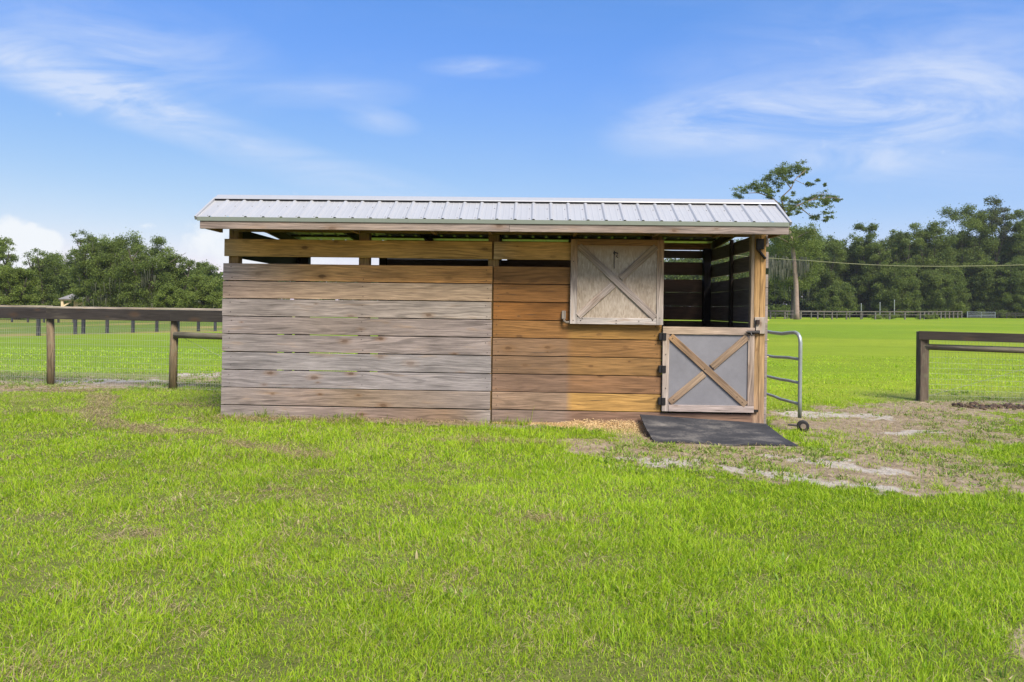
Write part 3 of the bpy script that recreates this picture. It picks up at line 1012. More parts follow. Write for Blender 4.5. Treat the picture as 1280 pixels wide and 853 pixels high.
# worn hook and faint drawn mark on the panel
hk = MB()
pts_ = [(5.285, SV + .010, 2.265), (5.283, SV + .008, 2.18), (5.287, SV + .009, 2.08)]
hk.tube(pts_, .004, (.1, .08, .06), 6)
hk.tube([(5.27, SV + .010, 2.285), (5.30, SV + .006, 2.29), (5.335, SV + .009, 2.28)], .007, (.05, .04, .03), 6)
hk.tube([(5.285, SV + .010, 2.315), (5.288, SV + .007, 2.26)], .006, (.05, .04, .03), 6)
hk.tube([(5.325, SV + .010, 2.265), (5.31, SV + .007, 2.24), (5.335, SV + .009, 2.225)], .005, (.05, .04, .03), 6)
hk.build('hook', M_black, shutter)
lt = MB()
lt.box((4.60, -.045, 1.40), (4.655, -.003, 1.51), (.22, .19, .16), 2)
lt.tube([(4.625, -.05, 1.41), (4.632, -.06, 1.375), (4.66, -.06, 1.355), (4.70, -.06, 1.36)], .016, (.19, .16, .13), 8)
lt.build('shutter_latch', M_trim, shed, bevel=.004)

# lower door
DV = -.045
DT = (.33, .265, .215)
fr = MB()
fr.box((5.945, DV, .192), (6.030, DV + .036, 1.216), grad([(0, (.34, .29, .26)), (1, (.35, .28, .22))]), 2, 8)
fr.box((7.068, DV, .284), (7.154, DV + .036, 1.216), grad([(0, (.29, .22, .18)), (.6, (.36, .28, .22)), (1, (.36, .29, .24))]), 2, 8)
fr.box((5.945, DV - .002, 1.219), (7.154, DV + .034, 1.318), grad([(0, (.33, .25, .18)), (.3, (.37, .28, .20)), (1, (.36, .28, .23))]), 0, 8)
fr.box((6.033, DV - .002, .192), (7.154, DV + .034, .281), (.34, .28, .255), 0, 8)
door = fr.build('stall_door', M_trim, shed, bevel=.003)
door['label'] = 'closed lower half door with pale grey panel'
pb = MB(); pb.box((6.02, DV + .018, .27), (7.08, DV + .033, 1.23), (.4, .4, .4), 2)
pb.build('panel', M_panelgrey, door)
b1 = MB(); _diag(b1, (6.045, 1.19), (7.05, .295), DV - .004, .088, grad([(0, (.34, .21, .105)), (.2, (.215, .14, .085)), (1, (.23, .16, .105))]), .0215)
b1.build('brace', M_trim, door, bevel=.003)
b2 = MB()
_diag(b2, (6.045, .31), (6.497, .700), DV - .002, .088, grad([(0, (.22, .15, .10)), (1, (.28, .205, .14))]), .0195)
_diag(b2, (6.597, .787), (7.058, 1.195), DV - .002, .088, (.235, .165, .11), .0195)
b2.build('brace', M_trim, door, bevel=.003)
screws(door, [(5.985, .95), (5.99, .50), (6.07, 1.16), (6.50, .76), (6.62, .78), (6.93, .40), (7.0, .33), (6.10, .35)], DV - .004)
for w in (1.185, .752, .325):
    hb = MB()
    hb.box((5.895, DV - .010, w - .048), (5.990, DV - .0045, w + .048), (.02, .02, .02), 2)
    hb.tube([(5.942, DV - .014, w - .05), (5.942, DV - .014, w + .05)], .009, (.02, .02, .02), 8)
    hb.box((5.897, DV - .004, w - .046), (5.930, -.004, w + .046), (.02, .02, .02), 2)
    hb.build('hinge', M_black, door, bevel=.004)
lb = MB()
lb.box((7.055, DV - .014, 1.235), (7.150, DV - .003, 1.280), (.02, .02, .02), 0)
lb.tube([(7.03, DV - .026, 1.262), (7.21, DV - .026, 1.262)], .011, (.02, .02, .02), 8)
lb.tube([(7.09, DV - .026, 1.262), (7.10, DV - .05, 1.215)], .010, (.02, .02, .02), 8)
lb.build('bolt', M_black, door)
lb = MB()
lb.box((7.165, -.042, 1.24), (7.222, -.028, 1.285), (.02, .02, .02), 0)
lb.tube([(7.195, -.045, 1.262), (7.20, -.03, 1.262)], .022, (.02, .02, .02), 8)
lb.tube([(7.165, -.034, 1.26), (7.166, -.034, 1.42)], .006, (.05, .035, .035), 6)
lb.build('keeper', M_black, shed)
lb = MB(); lb.box((7.172, -.05, 1.365), (7.215, -.028, 1.425), (.05, .035, .035), 0); lb.build('hasp', M_screw, shed)
lb = MB(); lb.box((7.162, -.03, .20), (7.215, -.002, .232), (.02, .02, .02), 0); lb.build('door_stop', M_black, shed)
# black strap hanging from the head of the post
sb = MB()
sb.box((7.165, -.035, 2.36), (7.262, -.004, 2.50), (.02, .02, .02), 2)
sb.beam((7.17, -.022, 2.375), (7.288, -.022, 2.235), .024, .05, (.02, .02, .02), up=(0, 1, 0))
sb.build('bracket', M_black, shed, bevel=.005)
# thin electric-fence insulators on the right edge
M_ins = plain_mat('yellow_plastic', (.5, .42, .12), .5)
for w_ in (1.42, 1.16, .93):
    ib = MB(); ib.tube([(7.336, .03, w_), (7.362, .03, w_)], .010, (.5, .45, .2), 8); ib.build('insulator', M_ins, shed)

# roof screws along the eave
rs = None
u = .089
while u < 7.36:
    for s in (.08, .55):
        vv = -.60 + .6 * s; ww = RE - .011 + (RW - RE + .011) * s
        if rs is None:
            mb = MB(); mb.tube([(0, 0, -.002), (0, -.003, .007)], .0075, (.3, .3, .3), 6); rs = o = mb.build('roof_screw', plain_mat('grey_screw', (.28, .28, .30), .5, .3), shed)
        else:
            o = rs.copy(); col.objects.link(o)
        o.location = (u - .05, vv, ww)
    u += .2286

# ------------------------------------------------------------------ rubber mat in front of the door
bl = np.array(shed_world(5.655, -.055, .150)); brr = np.array(shed_world(7.315, -.055, .055))
fl_ = np.array((1.69, 8.04, 0)); fr_ = np.array((3.42, 8.12, 0))
NX, NY = 36, 22
topv, botv = [], []
for i in range(NY + 1):
    for j in range(NX + 1):
        s, q = j / NX, i / NY
        p = (bl * (1 - s) + brr * s) * (1 - q) + (fl_ * (1 - s) + fr_ * s) * q
        gzz = float(ground_z(p[0], p[1]))
        rise = (1 - q) ** 1.4
        zb = (bl[2] * (1 - s) + brr[2] * s)
        z = gzz + .022 + (zb - gzz - .022) * rise
        z += .012 * (float(fbm(p[0] * 2.3, p[1] * 2.3, 8)) - .5) + (.010 * math.sin(s * 11) * q ** 3)
        ex = .012 * (float(vnoise(p[1] * 6, j, 3)) - .5)
        yy = p[1] + (.03 * (float(vnoise(p[0] * 4, 7.7, 4)) - .5) if i == NY else 0)
        topv.append((p[0], yy, z)); botv.append((p[0], yy, z - .02))
vs = topv + botv; o_ = len(topv); fs = []
W_ = NX + 1
for i in range(NY):
    for j in range(NX):
        a = i * W_ + j
        fs.append((a, a + W_, a + W_ + 1, a + 1)); fs.append((o_ + a, o_ + a + 1, o_ + a + W_ + 1, o_ + a + W_))
for j in range(NX):
    a = j; fs.append((a, a + 1, o_ + a + 1, o_ + a)); a = NY * W_ + j; fs.append((a + 1, a, o_ + a, o_ + a + 1))
for i in range(NY):
    a = i * W_; fs.append((a + W_, a, o_ + a, o_ + a + W_)); a = i * W_ + NX; fs.append((a, a + W_, o_ + a + W_, o_ + a))
me = bpy.data.meshes.new('rubber_mat'); me.from_pydata(vs, [], fs); me.update()
me.polygons.foreach_set('use_smooth', [len(f) == 4 and abs(i) >= 0 for i, f in enumerate(fs)])
tag(link('rubber_mat', me, rubber_mat()), 'dusty dark rubber mat lying as a ramp before the half door', 'mat')
bpy.data.objects['rubber_mat'].modifiers.new('split', 'EDGE_SPLIT').split_angle = math.radians(50)

# ------------------------------------------------------------------ wood shavings drifted along the sill
def shavings():
    n = 15000
    u = rng.uniform(3.7, 5.75, n)
    amp = .012 + .02 * sstep(4.2, 5.2, u) + .085 * np.exp(-((u - 5.45) / .35) ** 2) + .05 * np.exp(-((u - 4.9) / .3) ** 2)
    v = -np.abs(rng.normal(0, 1, n)) * (amp * 1.9)
    c_, s_ = math.cos(PSI), math.sin(PSI)
    X = SHED_O[0] + u * c_ + v * s_; Y = SHED_O[1] - u * s_ + v * c_ - .012
    Z = ground_z(X, Y) + np.clip(amp * 1.2 * np.exp(v / (amp * 1.6)), 0, .2) * rng.uniform(.55, 1, n)
    f = rng.random(n)[:, None]
    col_ = np.array((.86, .70, .42)) * (1 - f) + np.array((.68, .49, .25)) * f
    return blades(X, Y, rng.uniform(.006, .02, n), rng.uniform(.006, .014, n), rng.uniform(.7, 1.5, n), rng.uniform(0, 6.28, n), col_, True, Z)


co, fl, st, c = shavings()
tag(link('wood_shavings', raw_mesh('wood_shavings', co, fl, st, c), M_grass), 'pale yellow wood shavings drifted along the foot of the plank wall', 'wood shavings', kind='stuff')

# ------------------------------------------------------------------ tube gate folded back along the shed's right side
gate = empty('metal_gate', (3.965, 9.37, float(ground_z(3.965, 9.37))))
tag(gate, 'dented galvanised tube gate with a small wheel standing right of the shed', 'gate')
g0 = np.array((3.965, 9.37, 0)); gdir = np.array((-.085, 1.0, 0)); gdir /= np.linalg.norm(gdir)
base = np.array(gate.location)


def gp(s, z, bend=0.0):
    """point on the gate: s back along it, z up, bend sideways"""
    p = g0 + gdir * s + np.array((bend, 0, 0)); p[2] = z
    return p - base


fm = MB()
top = [gp(.0, .06), gp(.0, .3), gp(.0, 1.0), gp(.0, 1.09), gp(.02, 1.16), gp(.07, 1.205), gp(.15, 1.225), gp(.3, 1.215, -.01), gp(.5, 1.195, -.01), gp(.8, 1.20, -.01), gp(1.2, 1.22), gp(1.9, 1.235), gp(2.6, 1.235)]
fm.tube(top, .026, n=12)
fm.tube([gp(2.6, .2), gp(2.6, 1.235)], .026, n=12)
fm.build('gate_frame', M_galv, gate, smooth=True)
for z, dz in ((.86, -.015), (.535, 0), (.245, .02)):
    rb = MB()
    rb.tube([gp(.0, z), gp(.3, z + .004, -.012), gp(.5, z + dz * .3, -.03), gp(.7, z + dz, -.025), gp(1.1, z + dz), gp(2.6, z)], .021, n=10)
    rb.build('gate_rail', M_galv, gate, smooth=True)
wz = float(ground_z(3.965, 9.37)) + .078
wb = MB()
ring = []
wb.tube([np.array((4.005, 9.36, wz)) - base, np.array((3.985, 9.30, wz)) - base], .08, n=28)
wheel = wb.build('wheel', plain_mat('black_rubber', (.022, .02, .02), .7), gate, bevel=.012)
wb = MB(); wb.tube([np.array((3.987, 9.305, wz)) - base, np.array((3.980, 9.285, wz)) - base], .036, n=18)
wb.build('hub', plain_mat('dusty_hub', (.22, .17, .13), .7), wheel)
wb = MB(); wb.tube([np.array((3.80, 9.36, wz + .012)) - base, np.array((3.995, 9.335, wz)) - base], .013, n=8)
wb.build('axle', M_black, wheel)

# ------------------------------------------------------------------ fences
def wire_mesh(mb, a, b, z0a, z1a, z0b, z1b):
    a = np.array(a, float); b = np.array(b, float); L = np.linalg.norm(b - a); n = max(2, int(L / .0508))
    r = .0016
    for i in range(n + 1):
        s = i / n; p = a + (b - a) * s
        zz0 = z0a + (z0b - z0a) * s; zz1 = z1a + (z1b - z1a) * s
        mb.tube([(p[0], p[1], zz0), (p[0] + .002, p[1], zz1)], r, n=3, cap=False)
    m = 12
    for i in range(m + 1):
        s = i / m
        mb.tube([(a[0], a[1], z0a + (z1a - z0a) * s), (b[0], b[1], z0b + (z1b - z0b) * s)], r, n=3, cap=False)


# left paddock fence
lp = [(-11.35, 13.46), (-8.68, 12.85), (-6.09, 12.31), (-3.86, 11.78)]
lz = [float(ground_z(*p)) for p in lp]
lf = empty('paddock_fence', (lp[1][0], lp[1][1], lz[1]))
tag(lf, 'wire mesh fence with dark top board running left from the shed', 'fence')
lb_ = np.array(lf.location)
DKB = (.040, .033, .029); CAPT = (.36, .31, .24); PST = (.17, .125, .075)
R_ = lambda p: tuple(np.array(p, float) - lb_)
for k, (x, y) in enumerate(lp):
    mb = MB()
    lean = (-.02, .015, -.012, 0)[k]
    mb.tube([R_((x + lean, y, lz[k] - .2)), R_((x + lean * .5, y, lz[k] + .6)), R_((x - lean, y, 1.36))], [.072, .068, .064], PST, 14)
    mb.build('post', M_post, lf, smooth=True)
nvec = np.array((-.22, -.975, 0))
ztop = [1.478, 1.475, 1.468, 1.463]
for k in range(3):
    a = np.array((*lp[k], 0)) + nvec * .09; b = np.array((*lp[k + 1], 0)) + nvec * .09
    a[2] = ztop[k] - .14; b[2] = ztop[k + 1] - .14
    if k == 0: a += (b - a) * .0
    mb = MB(); mb.beam(R_(a), R_(b), .036, .195, vary(DKB), seg=8); mb.build('top_board', M_fence, lf, bevel=.004)
    # grey cap board lying flat on the posts
    a2 = np.array((*lp[k], ztop[k] - .018)) + nvec * .03; b2 = np.array((*lp[k + 1], ztop[k + 1] - .018)) + nvec * .03
    if k == 0: a2[2] += .010; b2[2] += .012
    mb = MB(); mb.beam(R_(a2), R_(b2 - (b2 - a2) * .003), .17, .036, grad([(0, vary(CAPT)), (.4, vary((.40, .34, .28))), (.7, vary((.25, .20, .16))), (1, vary(CAPT))]), seg=12)
    mb.build('cap_board', M_trim, lf, bevel=.004)
    mb = MB(); wire_mesh(mb, R_((*lp[k], 0))[:2], R_((*lp[k + 1], 0))[:2], lz[k] + .02 - lb_[2], 1.3 - lb_[2], lz[k + 1] + .02 - lb_[2], 1.3 - lb_[2])
    mb.build('wire_mesh', M_wire, lf)
mb = MB(); mb.tube([R_((-6.05, 12.26, .985)), R_((-3.9, 11.76, .965))], [.058, .055], (.17, .145, .10), 12); mb.build('brace_rail', M_post, lf, smooth=True)
mb = MB(); mb.tube([R_((-6.05, 12.28, 1.0)), R_((-3.9, 11.8, .1))], .003, n=5); mb.build('brace_wire', M_wire, lf)

# right paddock fence
rp = [(7.70, 12.78), (9.95, 11.85), (12.2, 10.95)]
rz = [float(ground_z(*p)) for p in rp]
rf = empty('paddock_fence', (rp[0][0], rp[0][1], rz[0]))
tag(rf, 'wire mesh fence with dark square end post right of the gateway', 'fence')
lb_ = np.array(rf.location)
for k, (x, y) in enumerate(rp):
    mb = MB()
    mb.box(R_((x - .085, y - .075, rz[k] - .2)), R_((x + .075, y + .075, 1.175 if k == 0 else 1.1)), (.105, .08, .06) if k == 0 else PST, 2, 4)
    mb.build('post', M_post, rf, bevel=.008)
nvec = np.array((-.36, -.93, 0))
zt = [1.19, 1.165, 1.14]
for k in range(2):
    a = np.array((*rp[k], 0)) + nvec * .095; b = np.array((*rp[k + 1], 0)) + nvec * .095
    if k == 0: a += (b - a) * -.035
    a[2] = zt[k] - .085; b[2] = zt[k + 1] - .085
    mb = MB(); mb.beam(R_(a), R_(b), .036, .16, (.045, .036, .029), seg=6); mb.build('top_board', M_fence, rf, bevel=.004)
    a = np.array((*rp[k], 0)) + nvec * .02; b = np.array((*rp[k + 1], 0)) + nvec * .02
    a[2] = zt[k] - .30; b[2] = zt[k + 1] - .30
    mb = MB(); mb.tube([R_(a), R_(b)], [.055, .06], (.16, .14, .10), 12); mb.build('brace_rail', M_post, rf, smooth=True)
    mb = MB(); wire_mesh(mb, R_((*rp[k], 0))[:2], R_((*rp[k + 1], 0))[:2], rz[k] + .02 - lb_[2], 1.1 - lb_[2], rz[k + 1] + .02 - lb_[2], 1.08 - lb_[2])
    mb.build('wire_mesh', M_wire, rf)
mb = MB(); mb.tube([R_((9.9, 11.87, .85)), R_((7.8, 12.74, rz[0] + .1))], .003, n=5); mb.build('brace_wire', M_wire, rf)


def board_fence(name, label, pts, ztops, zbases, pw, rails, tone, post_tone=None, depth=.05, mat=M_fence):
    x, y, z = pts[0][0], pts[0][1], zbases[0]
    root = empty(name, (x, y, z)); tag(root, label, 'fence')
    L0 = np.array((x, y, z))
    for p, zt_, zb_ in zip(pts, ztops, zbases):
        mb = MB(); mb.box(tuple(np.array((p[0] - pw / 2, p[1] - pw / 2, zb_ - .2)) - L0), tuple(np.array((p[0] + pw / 2, p[1] + pw / 2, zt_)) - L0), vary(post_tone or tone, .2), 2)
        mb.build('post', mat, root)
    for off, hh in rails:
        mb = MB()
        for i in range(len(pts) - 1):
            a = np.array((pts[i][0], pts[i][1] - pw / 2 - .03, ztops[i] - off)) - L0; b = np.array((pts[i + 1][0], pts[i + 1][1] - pw / 2 - .03, ztops[i + 1] - off)) - L0
            mb.beam(a, b, depth, hh, vary(tone, .2))
        mb.build('rail', mat, root)
    return root


# far left fence: dark posts across the field
fl_pts = [(-31.0, 28.6), (-27.2, 30.4), (-22.93, 33.06), (-22.6, 35.33), (-22.56, 35.93), (-22.12, 37.31), (-21.23, 38.24), (-20.7, 39.8), (-19.8, 40.5), (-18.89, 41.14), (-18.3, 42.11), (-17.0, 43.6)]
zb = [float(ground_z(*p)) for p in fl_pts]
board_fence('field_fence', 'dark board fence crossing the field beyond the left paddock', fl_pts, [z + 1.36 for z in zb], zb, .13, [(.1, .15)], (.045, .047, .055))
# thin posts of a second fence further out on the left
q = [at(x, 402, 58)[:2] for x in (-8, 15, 35, 55, 73, 92)]
zb = [float(ground_z(*p)) for p in q]
board_fence('field_fence', 'thin post fence furthest out in the left field', q, [z + 1.35 for z in zb], zb, .12, [(.1, .12)], (.05, .05, .055))
# far right fence
xs = [945, 963, 981, 1001, 1022, 1040, 1058, 1076, 1094, 1112, 1131, 1150]
fr_pts = [tuple(at(x, 399.5, 113 + i * .5)[:2]) for i, x in enumerate(xs)]
for i in range(1, 11):
    fr_pts.append(tuple(at(1150 + 5.2 * i, 399, 118.5 + 2.0 * i)[:2]))
zb = [float(ground_z(*p)) for p in fr_pts]
GF = (.115, .105, .095)
board_fence('pasture_fence', 'grey board fence along the far right edge of the field', fr_pts, [z + 1.42 for z in zb], zb, .2, [(.08, .16), (.60, .08)], GF, (.13, .12, .11), mat=M_trim)
xs = [936, 951, 969, 984, 1014, 1030, 1046, 1062, 1078]
fb = [tuple(at(x, 396, 126)[:2]) for x in xs]
zb = [float(ground_z(*p)) for p in fb]
board_fence('pasture_fence', 'second grey fence close behind the far right fence by the pine', fb, [z + 1.35 for z in zb], zb, .16, [(.08, .13)], (.10, .095, .09), mat=M_trim)
# dark fence at the far right
db = [tuple(at(x, 398, 142)[:2]) for x in (1247, 1258, 1269, 1281, 1294)]
zb = [float(ground_z(*p)) for p in db]
board_fence('pasture_fence', 'dark fence under the trees right of the far metal gate', db, [z + 1.2 for z in zb], zb, .18, [(.1, .2), (.5, .2)], (.03, .028, .026))
# far gate
p0 = at(1209, 398, 139); p1 = at(1244, 398, 140)
z0 = float(ground_z(p0[0], p0[1]))
fg = empty('field_gate', (p0[0], p0[1], z0)); tag(fg, 'grey blue tube gate at the end of the far fence', 'gate')
Lg = p1[0] - p0[0]
mb = MB()
mb.tube([(0, 0, .1), (0, 0, 1.35)], .09, n=8); mb.tube([(Lg, 1, .1), (Lg, 1, 1.3)], .06, n=8); mb.tube([(Lg * .5, .5, .1), (Lg * .5, .5, 1.3)], .05, n=8); mb.build('gate_frame', plain_mat('blue_grey_pipe', (.22, .25, .29), .5, .3), fg)
for z in (.25, .55, .85, 1.25):
    mb = MB(); mb.tube([(0, 0, z), (Lg, 1, z)], .05, n=6); mb.build('gate_rail', bpy.data.materials['blue_grey_pipe'], fg)
# slim poles in front of the wood
for x, yt, d, lab in ((1100, 378.5, 124, 'shorter pale pole standing before the far wood'), (1118, 375.5, 124, 'tallest slim pale pole before the far wood'), (1076.5, 380, 124, 'slim dim pole before the far wood nearest the pine')):
    p = at(x, yt, d); zg = float(ground_z(p[0], p[1]))
    mb = MB(); mb.tube([(0, 0, -.3), (0, 0, p[2] - zg)], [.09, .075], (.3, .3, .28), 8); mb.tube([(0, 0, p[2] - zg), (0, 0, p[2] - zg + .08)], [.10, .04], (.3, .3, .28), 8)
    o = mb.build('pole', M_galv, None, loc=(p[0], p[1], zg)); tag(o, lab, 'pole', 'slim poles before the far wood')

# ------------------------------------------------------------------ manure heap
def manure():
    mb = MB()
    for i in range(260):
        t_ = random.random(); x = 7.95 + 3.2 * t_ + random.gauss(0, .1); y = 12.05 - 1.1 * t_ + random.gauss(0, .12)
        r = random.uniform(.018, .06); z = float(ground_z(x, y)) + r * .4
        ring_n = 6
        sx, sy, sz = r * random.uniform(.7, 1.5), r * random.uniform(.7, 1.3), r * random.uniform(.5, .95)
        vs = [(x, y, z + sz)]
        for lv, rr in ((.45, .85), (-.3, .95)):
            for k in range(ring_n):
                a = 2 * math.pi * k / ring_n + random.uniform(-.3, .3)
                q = rr * random.uniform(.75, 1.15)
                vs.append((x + math.cos(a) * sx * q, y + math.sin(a) * sy * q, z + sz * lv + random.uniform(-.2, .2) * sz))
        fs = [(0, 1 + k, 1 + (k + 1) % 6) for k in range(6)] + [(1 + k, 7 + k, 7 + (k + 1) % 6, 1 + (k + 1) % 6) for k in range(6)]
        tn = vary(random.choice([(.075, .045, .03), (.11, .065, .04), (.05, .033, .025)]), .2)
        mb._add(vs, fs, [[(0, 0)] * len(f) for f in fs], [tn] * len(vs))
    m, t, b, out = new_mat('manure')
    a = t.new('ShaderNodeAttribute', attribute_name='tone').outputs[0]
    t.link(a, b.inputs['Base Color']); b.inputs['Roughness'].default_value = .95
    return mb.build('manure_heap', m)


tag(manure(), 'low heap of dark brown manure clods along the right fence', 'manure', kind='stuff')

# ------------------------------------------------------------------ house far left among the trees
hb = at(78, 395, 88); hz = float(ground_z(hb[0], hb[1]))
house = empty('cottage', (hb[0], hb[1], hz)); tag(house, 'cream cottage with grey roof half hidden by oaks on the left', 'house')
S_ = 88 / F
mb = MB(); mb.box((1.05, .6, 0), (16.5, 7, 2.25), (.5, .4, .3), 0); mb.build('wall', M_cream, house)
mb = MB()
mb.sheet([[(x, -.3, 2.32) for x in (-.35, 16.9)], [(x, 3.4, 3.25) for x in (-.35, 16.9)], [(x, 7.3, 2.32) for x in (-.35, 16.9)]])
mb.build('roof', M_shingle, house, solid=.12)
mb = MB(); mb.box((-.15, -.1, 0), (.12, .12, 2.2), (.5, .4, .3), 2); mb.build('porch_post', M_cream, house)
mb = MB(); mb.box((-.3, -.16, 2.08), (16.8, -.08, 2.28), (.5, .4, .3), 0); mb.beam((.05, 0, 1.35), (.95, .3, 1.95), .12, .16); mb.build('porch_beam', M_cream, house)
for x in (3.0, 7.2, 11.2):
    mb = MB(); mb.box((x, .52, .9), (x + 1.2, .598, 2.0), (.1, .1, .1), 0); mb.build('window', plain_mat('dark_glass', (.03, .035, .04), .1), house)

# ------------------------------------------------------------------ trees
def leaves(centres, radii, counts, size, tones, seed=0, flat=.75, up=.5, loose=.35):
    r = np.random.default_rng(seed)
    P_, S_, C_ = [], [], []
    for c, rad, n, tn in zip(centres, radii, counts, tones):
        d = r.normal(size=(n, 3)); d /= np.linalg.norm(d, axis=1)[:, None]
        k = np.where(r.random(n) < loose, np.abs(r.normal(size=n)) * .62 + .25, r.random(n) ** .5)
        q = rad * k[:, None] * d * np.array((1, 1, flat))
        P_.append(np.array(c) + q); S_.append(size * r.uniform(.55, 1.35, n))
        C_.append(np.array(tn) * r.uniform(.7, 1.3, n)[:, None])
    Pn = np.concatenate(P_); s = np.concatenate(S_); cc = np.concatenate(C_); n = len(Pn)
    nrm = r.normal(size=(n, 3)); nrm[:, 2] += up; nrm /= np.linalg.norm(nrm, axis=1)[:, None]
    t = np.cross(nrm, r.normal(size=(n, 3))); t /= np.linalg.norm(t, axis=1)[:, None]
    b = np.cross(nrm, t)
    t = t * (s * .5)[:, None]; b = b * (s * .32)[:, None]
    co = np.stack([Pn - t, Pn - b * 1.0 + t * .1, Pn + t, Pn + b], 1).reshape(-1, 3)
    return co, np.arange(n * 4), np.arange(n) * 4, np.repeat(cc, 4, 0)


def crown_clumps(r, H, half, bottom, depth, n, shape='oak'):
    """centres of leaf clumps spread over and through a lumpy dome that fills its height and width"""
    U = []
    ph = r.uniform(0, 6.28, 6)
    for i in range(n):
        d = r.normal(size=3); d /= np.linalg.norm(d)
        if d[2] < -.2 and r.random() < .3: d[2] = -d[2]
        a = math.atan2(d[1], d[0])
        lump = .90 + .06 * math.sin(3 * a + ph[0] + 2.2 * d[2]) + .06 * math.sin(5 * a + ph[1] - 4 * d[2]) + .07 * math.sin(6 * d[2] + ph[2] + a)
        k = (r.uniform(.8, 1.0) if r.random() < .62 else r.uniform(.25, .8)) * lump
        # a squarer dome than an ellipsoid: broad shoulders, flat top
        q = d / (np.abs(d) ** 3.0).sum() ** (1 / 3.0)
        U.append(q * k)
    U = np.array(U)
    U[:, 2] = (U[:, 2] - U[:, 2].min()) / (U[:, 2].max() - U[:, 2].min())
    U[:, 0] /= np.abs(U[:, 0]).max()
    R = half * r.uniform(.15, .29, n)
    X = U[:, 0] * (half - R * .8); Y = U[:, 1] * depth * .8; Z = bottom + R * .4 + U[:, 2] * (H - bottom - R * .95)
    # uneven skyline: sink whole columns by a slowly varying amount
    dip = (H - bottom) * .17 * (np.sin(X / half * 4.2 + ph[3]) * .5 + .5) * U[:, 2] * (.6 + .4 * np.sin(X / half * 9 + ph[4]))
    Z = Z - np.clip(dip, 0, None)
    Z += (H - R * .5) - (Z + R * .0).max()
    return [tuple(p) for p in np.stack([X, Y, Z], -1)], list(R)


def trunk_mesh(r, H, base_r, split, spread, limbs=5, lean=0.0):
    mb = MB()
    top = np.array((lean, 0, split))
    mb.tube([(0, 0, -.3), (lean * .1, 0, split * .15), (lean * .6, 0, split * .6), tuple(top)], [base_r * 1.35, base_r * 1.05, base_r * .9, base_r * .8], n=9)
    for k in range(limbs):
        a = 2 * math.pi * (k + r.uniform(-.3, .3)) / limbs
        e = np.array((math.cos(a) * spread * r.uniform(.6, 1), math.sin(a) * spread * r.uniform(.5, .9), H * r.uniform(.62, .88)))
        m_ = top + (e - top) * .5 + np.array((math.cos(a) * spread * .12, 0, -H * .03))
        mb.tube([tuple(top - np.array((0, 0, .3))), tuple(m_), tuple(e)], [base_r * .55, base_r * .35, base_r * .10], n=7)
        for s in range(2):
            b = m_ + (e - m_) * r.uniform(.1, .6)
            e2 = b + np.array((r.normal() * spread * .35, r.normal() * spread * .3, H * r.uniform(.06, .2)))
            mb.tube([tuple(b), tuple(e2)], [base_r * .22, base_r * .06], n=5)
    return mb


DK = (.078, .115, .030); MD = (.115, .160, .034); LT = (.16, .21, .042); YG = (.19, .25, .055); GRY = (.105, .12, .055); BR = (.21, .275, .06)


def tree(name, label, cx, ytop, half_px, d, tone, tone2, n=80, per=85, bottom=.14, leaf=.34, seed=0, moss=0, base_r=.35, split=.3, sparse=1.0, group=None, bark=None, skirt=.0):
    r = np.random.default_rng(seed)
    p = at(cx, ytop, d); zg = float(ground_z(p[0], p[1])); H = p[2] - zg
    half = half_px * d / F
    C, R = crown_clumps(r, H, half, H * bottom, half * .8, int(n * 1.35))
    for _ in range(int(n * skirt)):
        rad = half * r.uniform(.14, .26)
        C.append((r.uniform(-.85, .85) * half, r.uniform(-.5, .3) * half, r.uniform(.03, .4) * H)); R.append(rad)
    tn = [tuple(np.array(tone) + (np.array(tone2) - np.array(tone)) * np.clip(r.normal(.5, .45), -.25, 1.25)) for _ in C]
    cnt = [int(3.1 * per * sparse * (rr / (half * .2)) ** 1.7 * r.uniform(.6, 1.2)) + 6 for rr in R]
    # ragged outer twigs so that the outline is uneven
    root = empty(name, (p[0], p[1], zg)); tag(root, label, 'tree', group)
    co, fl, st, c = leaves(C, R, cnt, leaf * .62 * d / 110, tn, seed + 1)
    trunk_mesh(r, H, base_r, H * split, half * .7).build('trunk', bark or M_bark, root)
    link('crown', raw_mesh('crown', co, fl, st, c), M_leaf, root)
    if moss:
        idx = r.choice(len(C), moss)
        parts = []
        for i in idx:
            cxx, cyy, czz = C[i]; k = 8
            px = cxx + r.normal(size=k) * R[i] * .55; py = cyy - abs(r.normal(size=k)) * R[i] * .5; pz = czz - R[i] * .4 + r.normal(size=k) * .2
            L = r.uniform(.5, 2.0, k) * H / 12; w = r.uniform(.06, .15, k)
            top = np.stack([px, py, pz], -1); bt = top - np.stack([r.normal(size=k) * .08, np.zeros(k), L], -1)
            a = r.uniform(0, 3.14, k); sd = np.stack([np.cos(a) * w / 2, np.sin(a) * w / 2, np.zeros(k)], -1)
            co_ = np.stack([top - sd, top + sd, bt + sd * .3, bt - sd * .3], 1).reshape(-1, 3)
            parts.append((co_, np.arange(k * 4), np.arange(k) * 4, np.tile((.13, .14, .09), (k * 4, 1))))
        co, fl, st, c = merge(parts)
        tag(link('hanging_moss', raw_mesh('hanging_moss', co, fl, st, c), M_leaf, root), kind='stuff')
    return root


GL = 'oaks beyond the left field'; GR = 'trees of the far right wood'
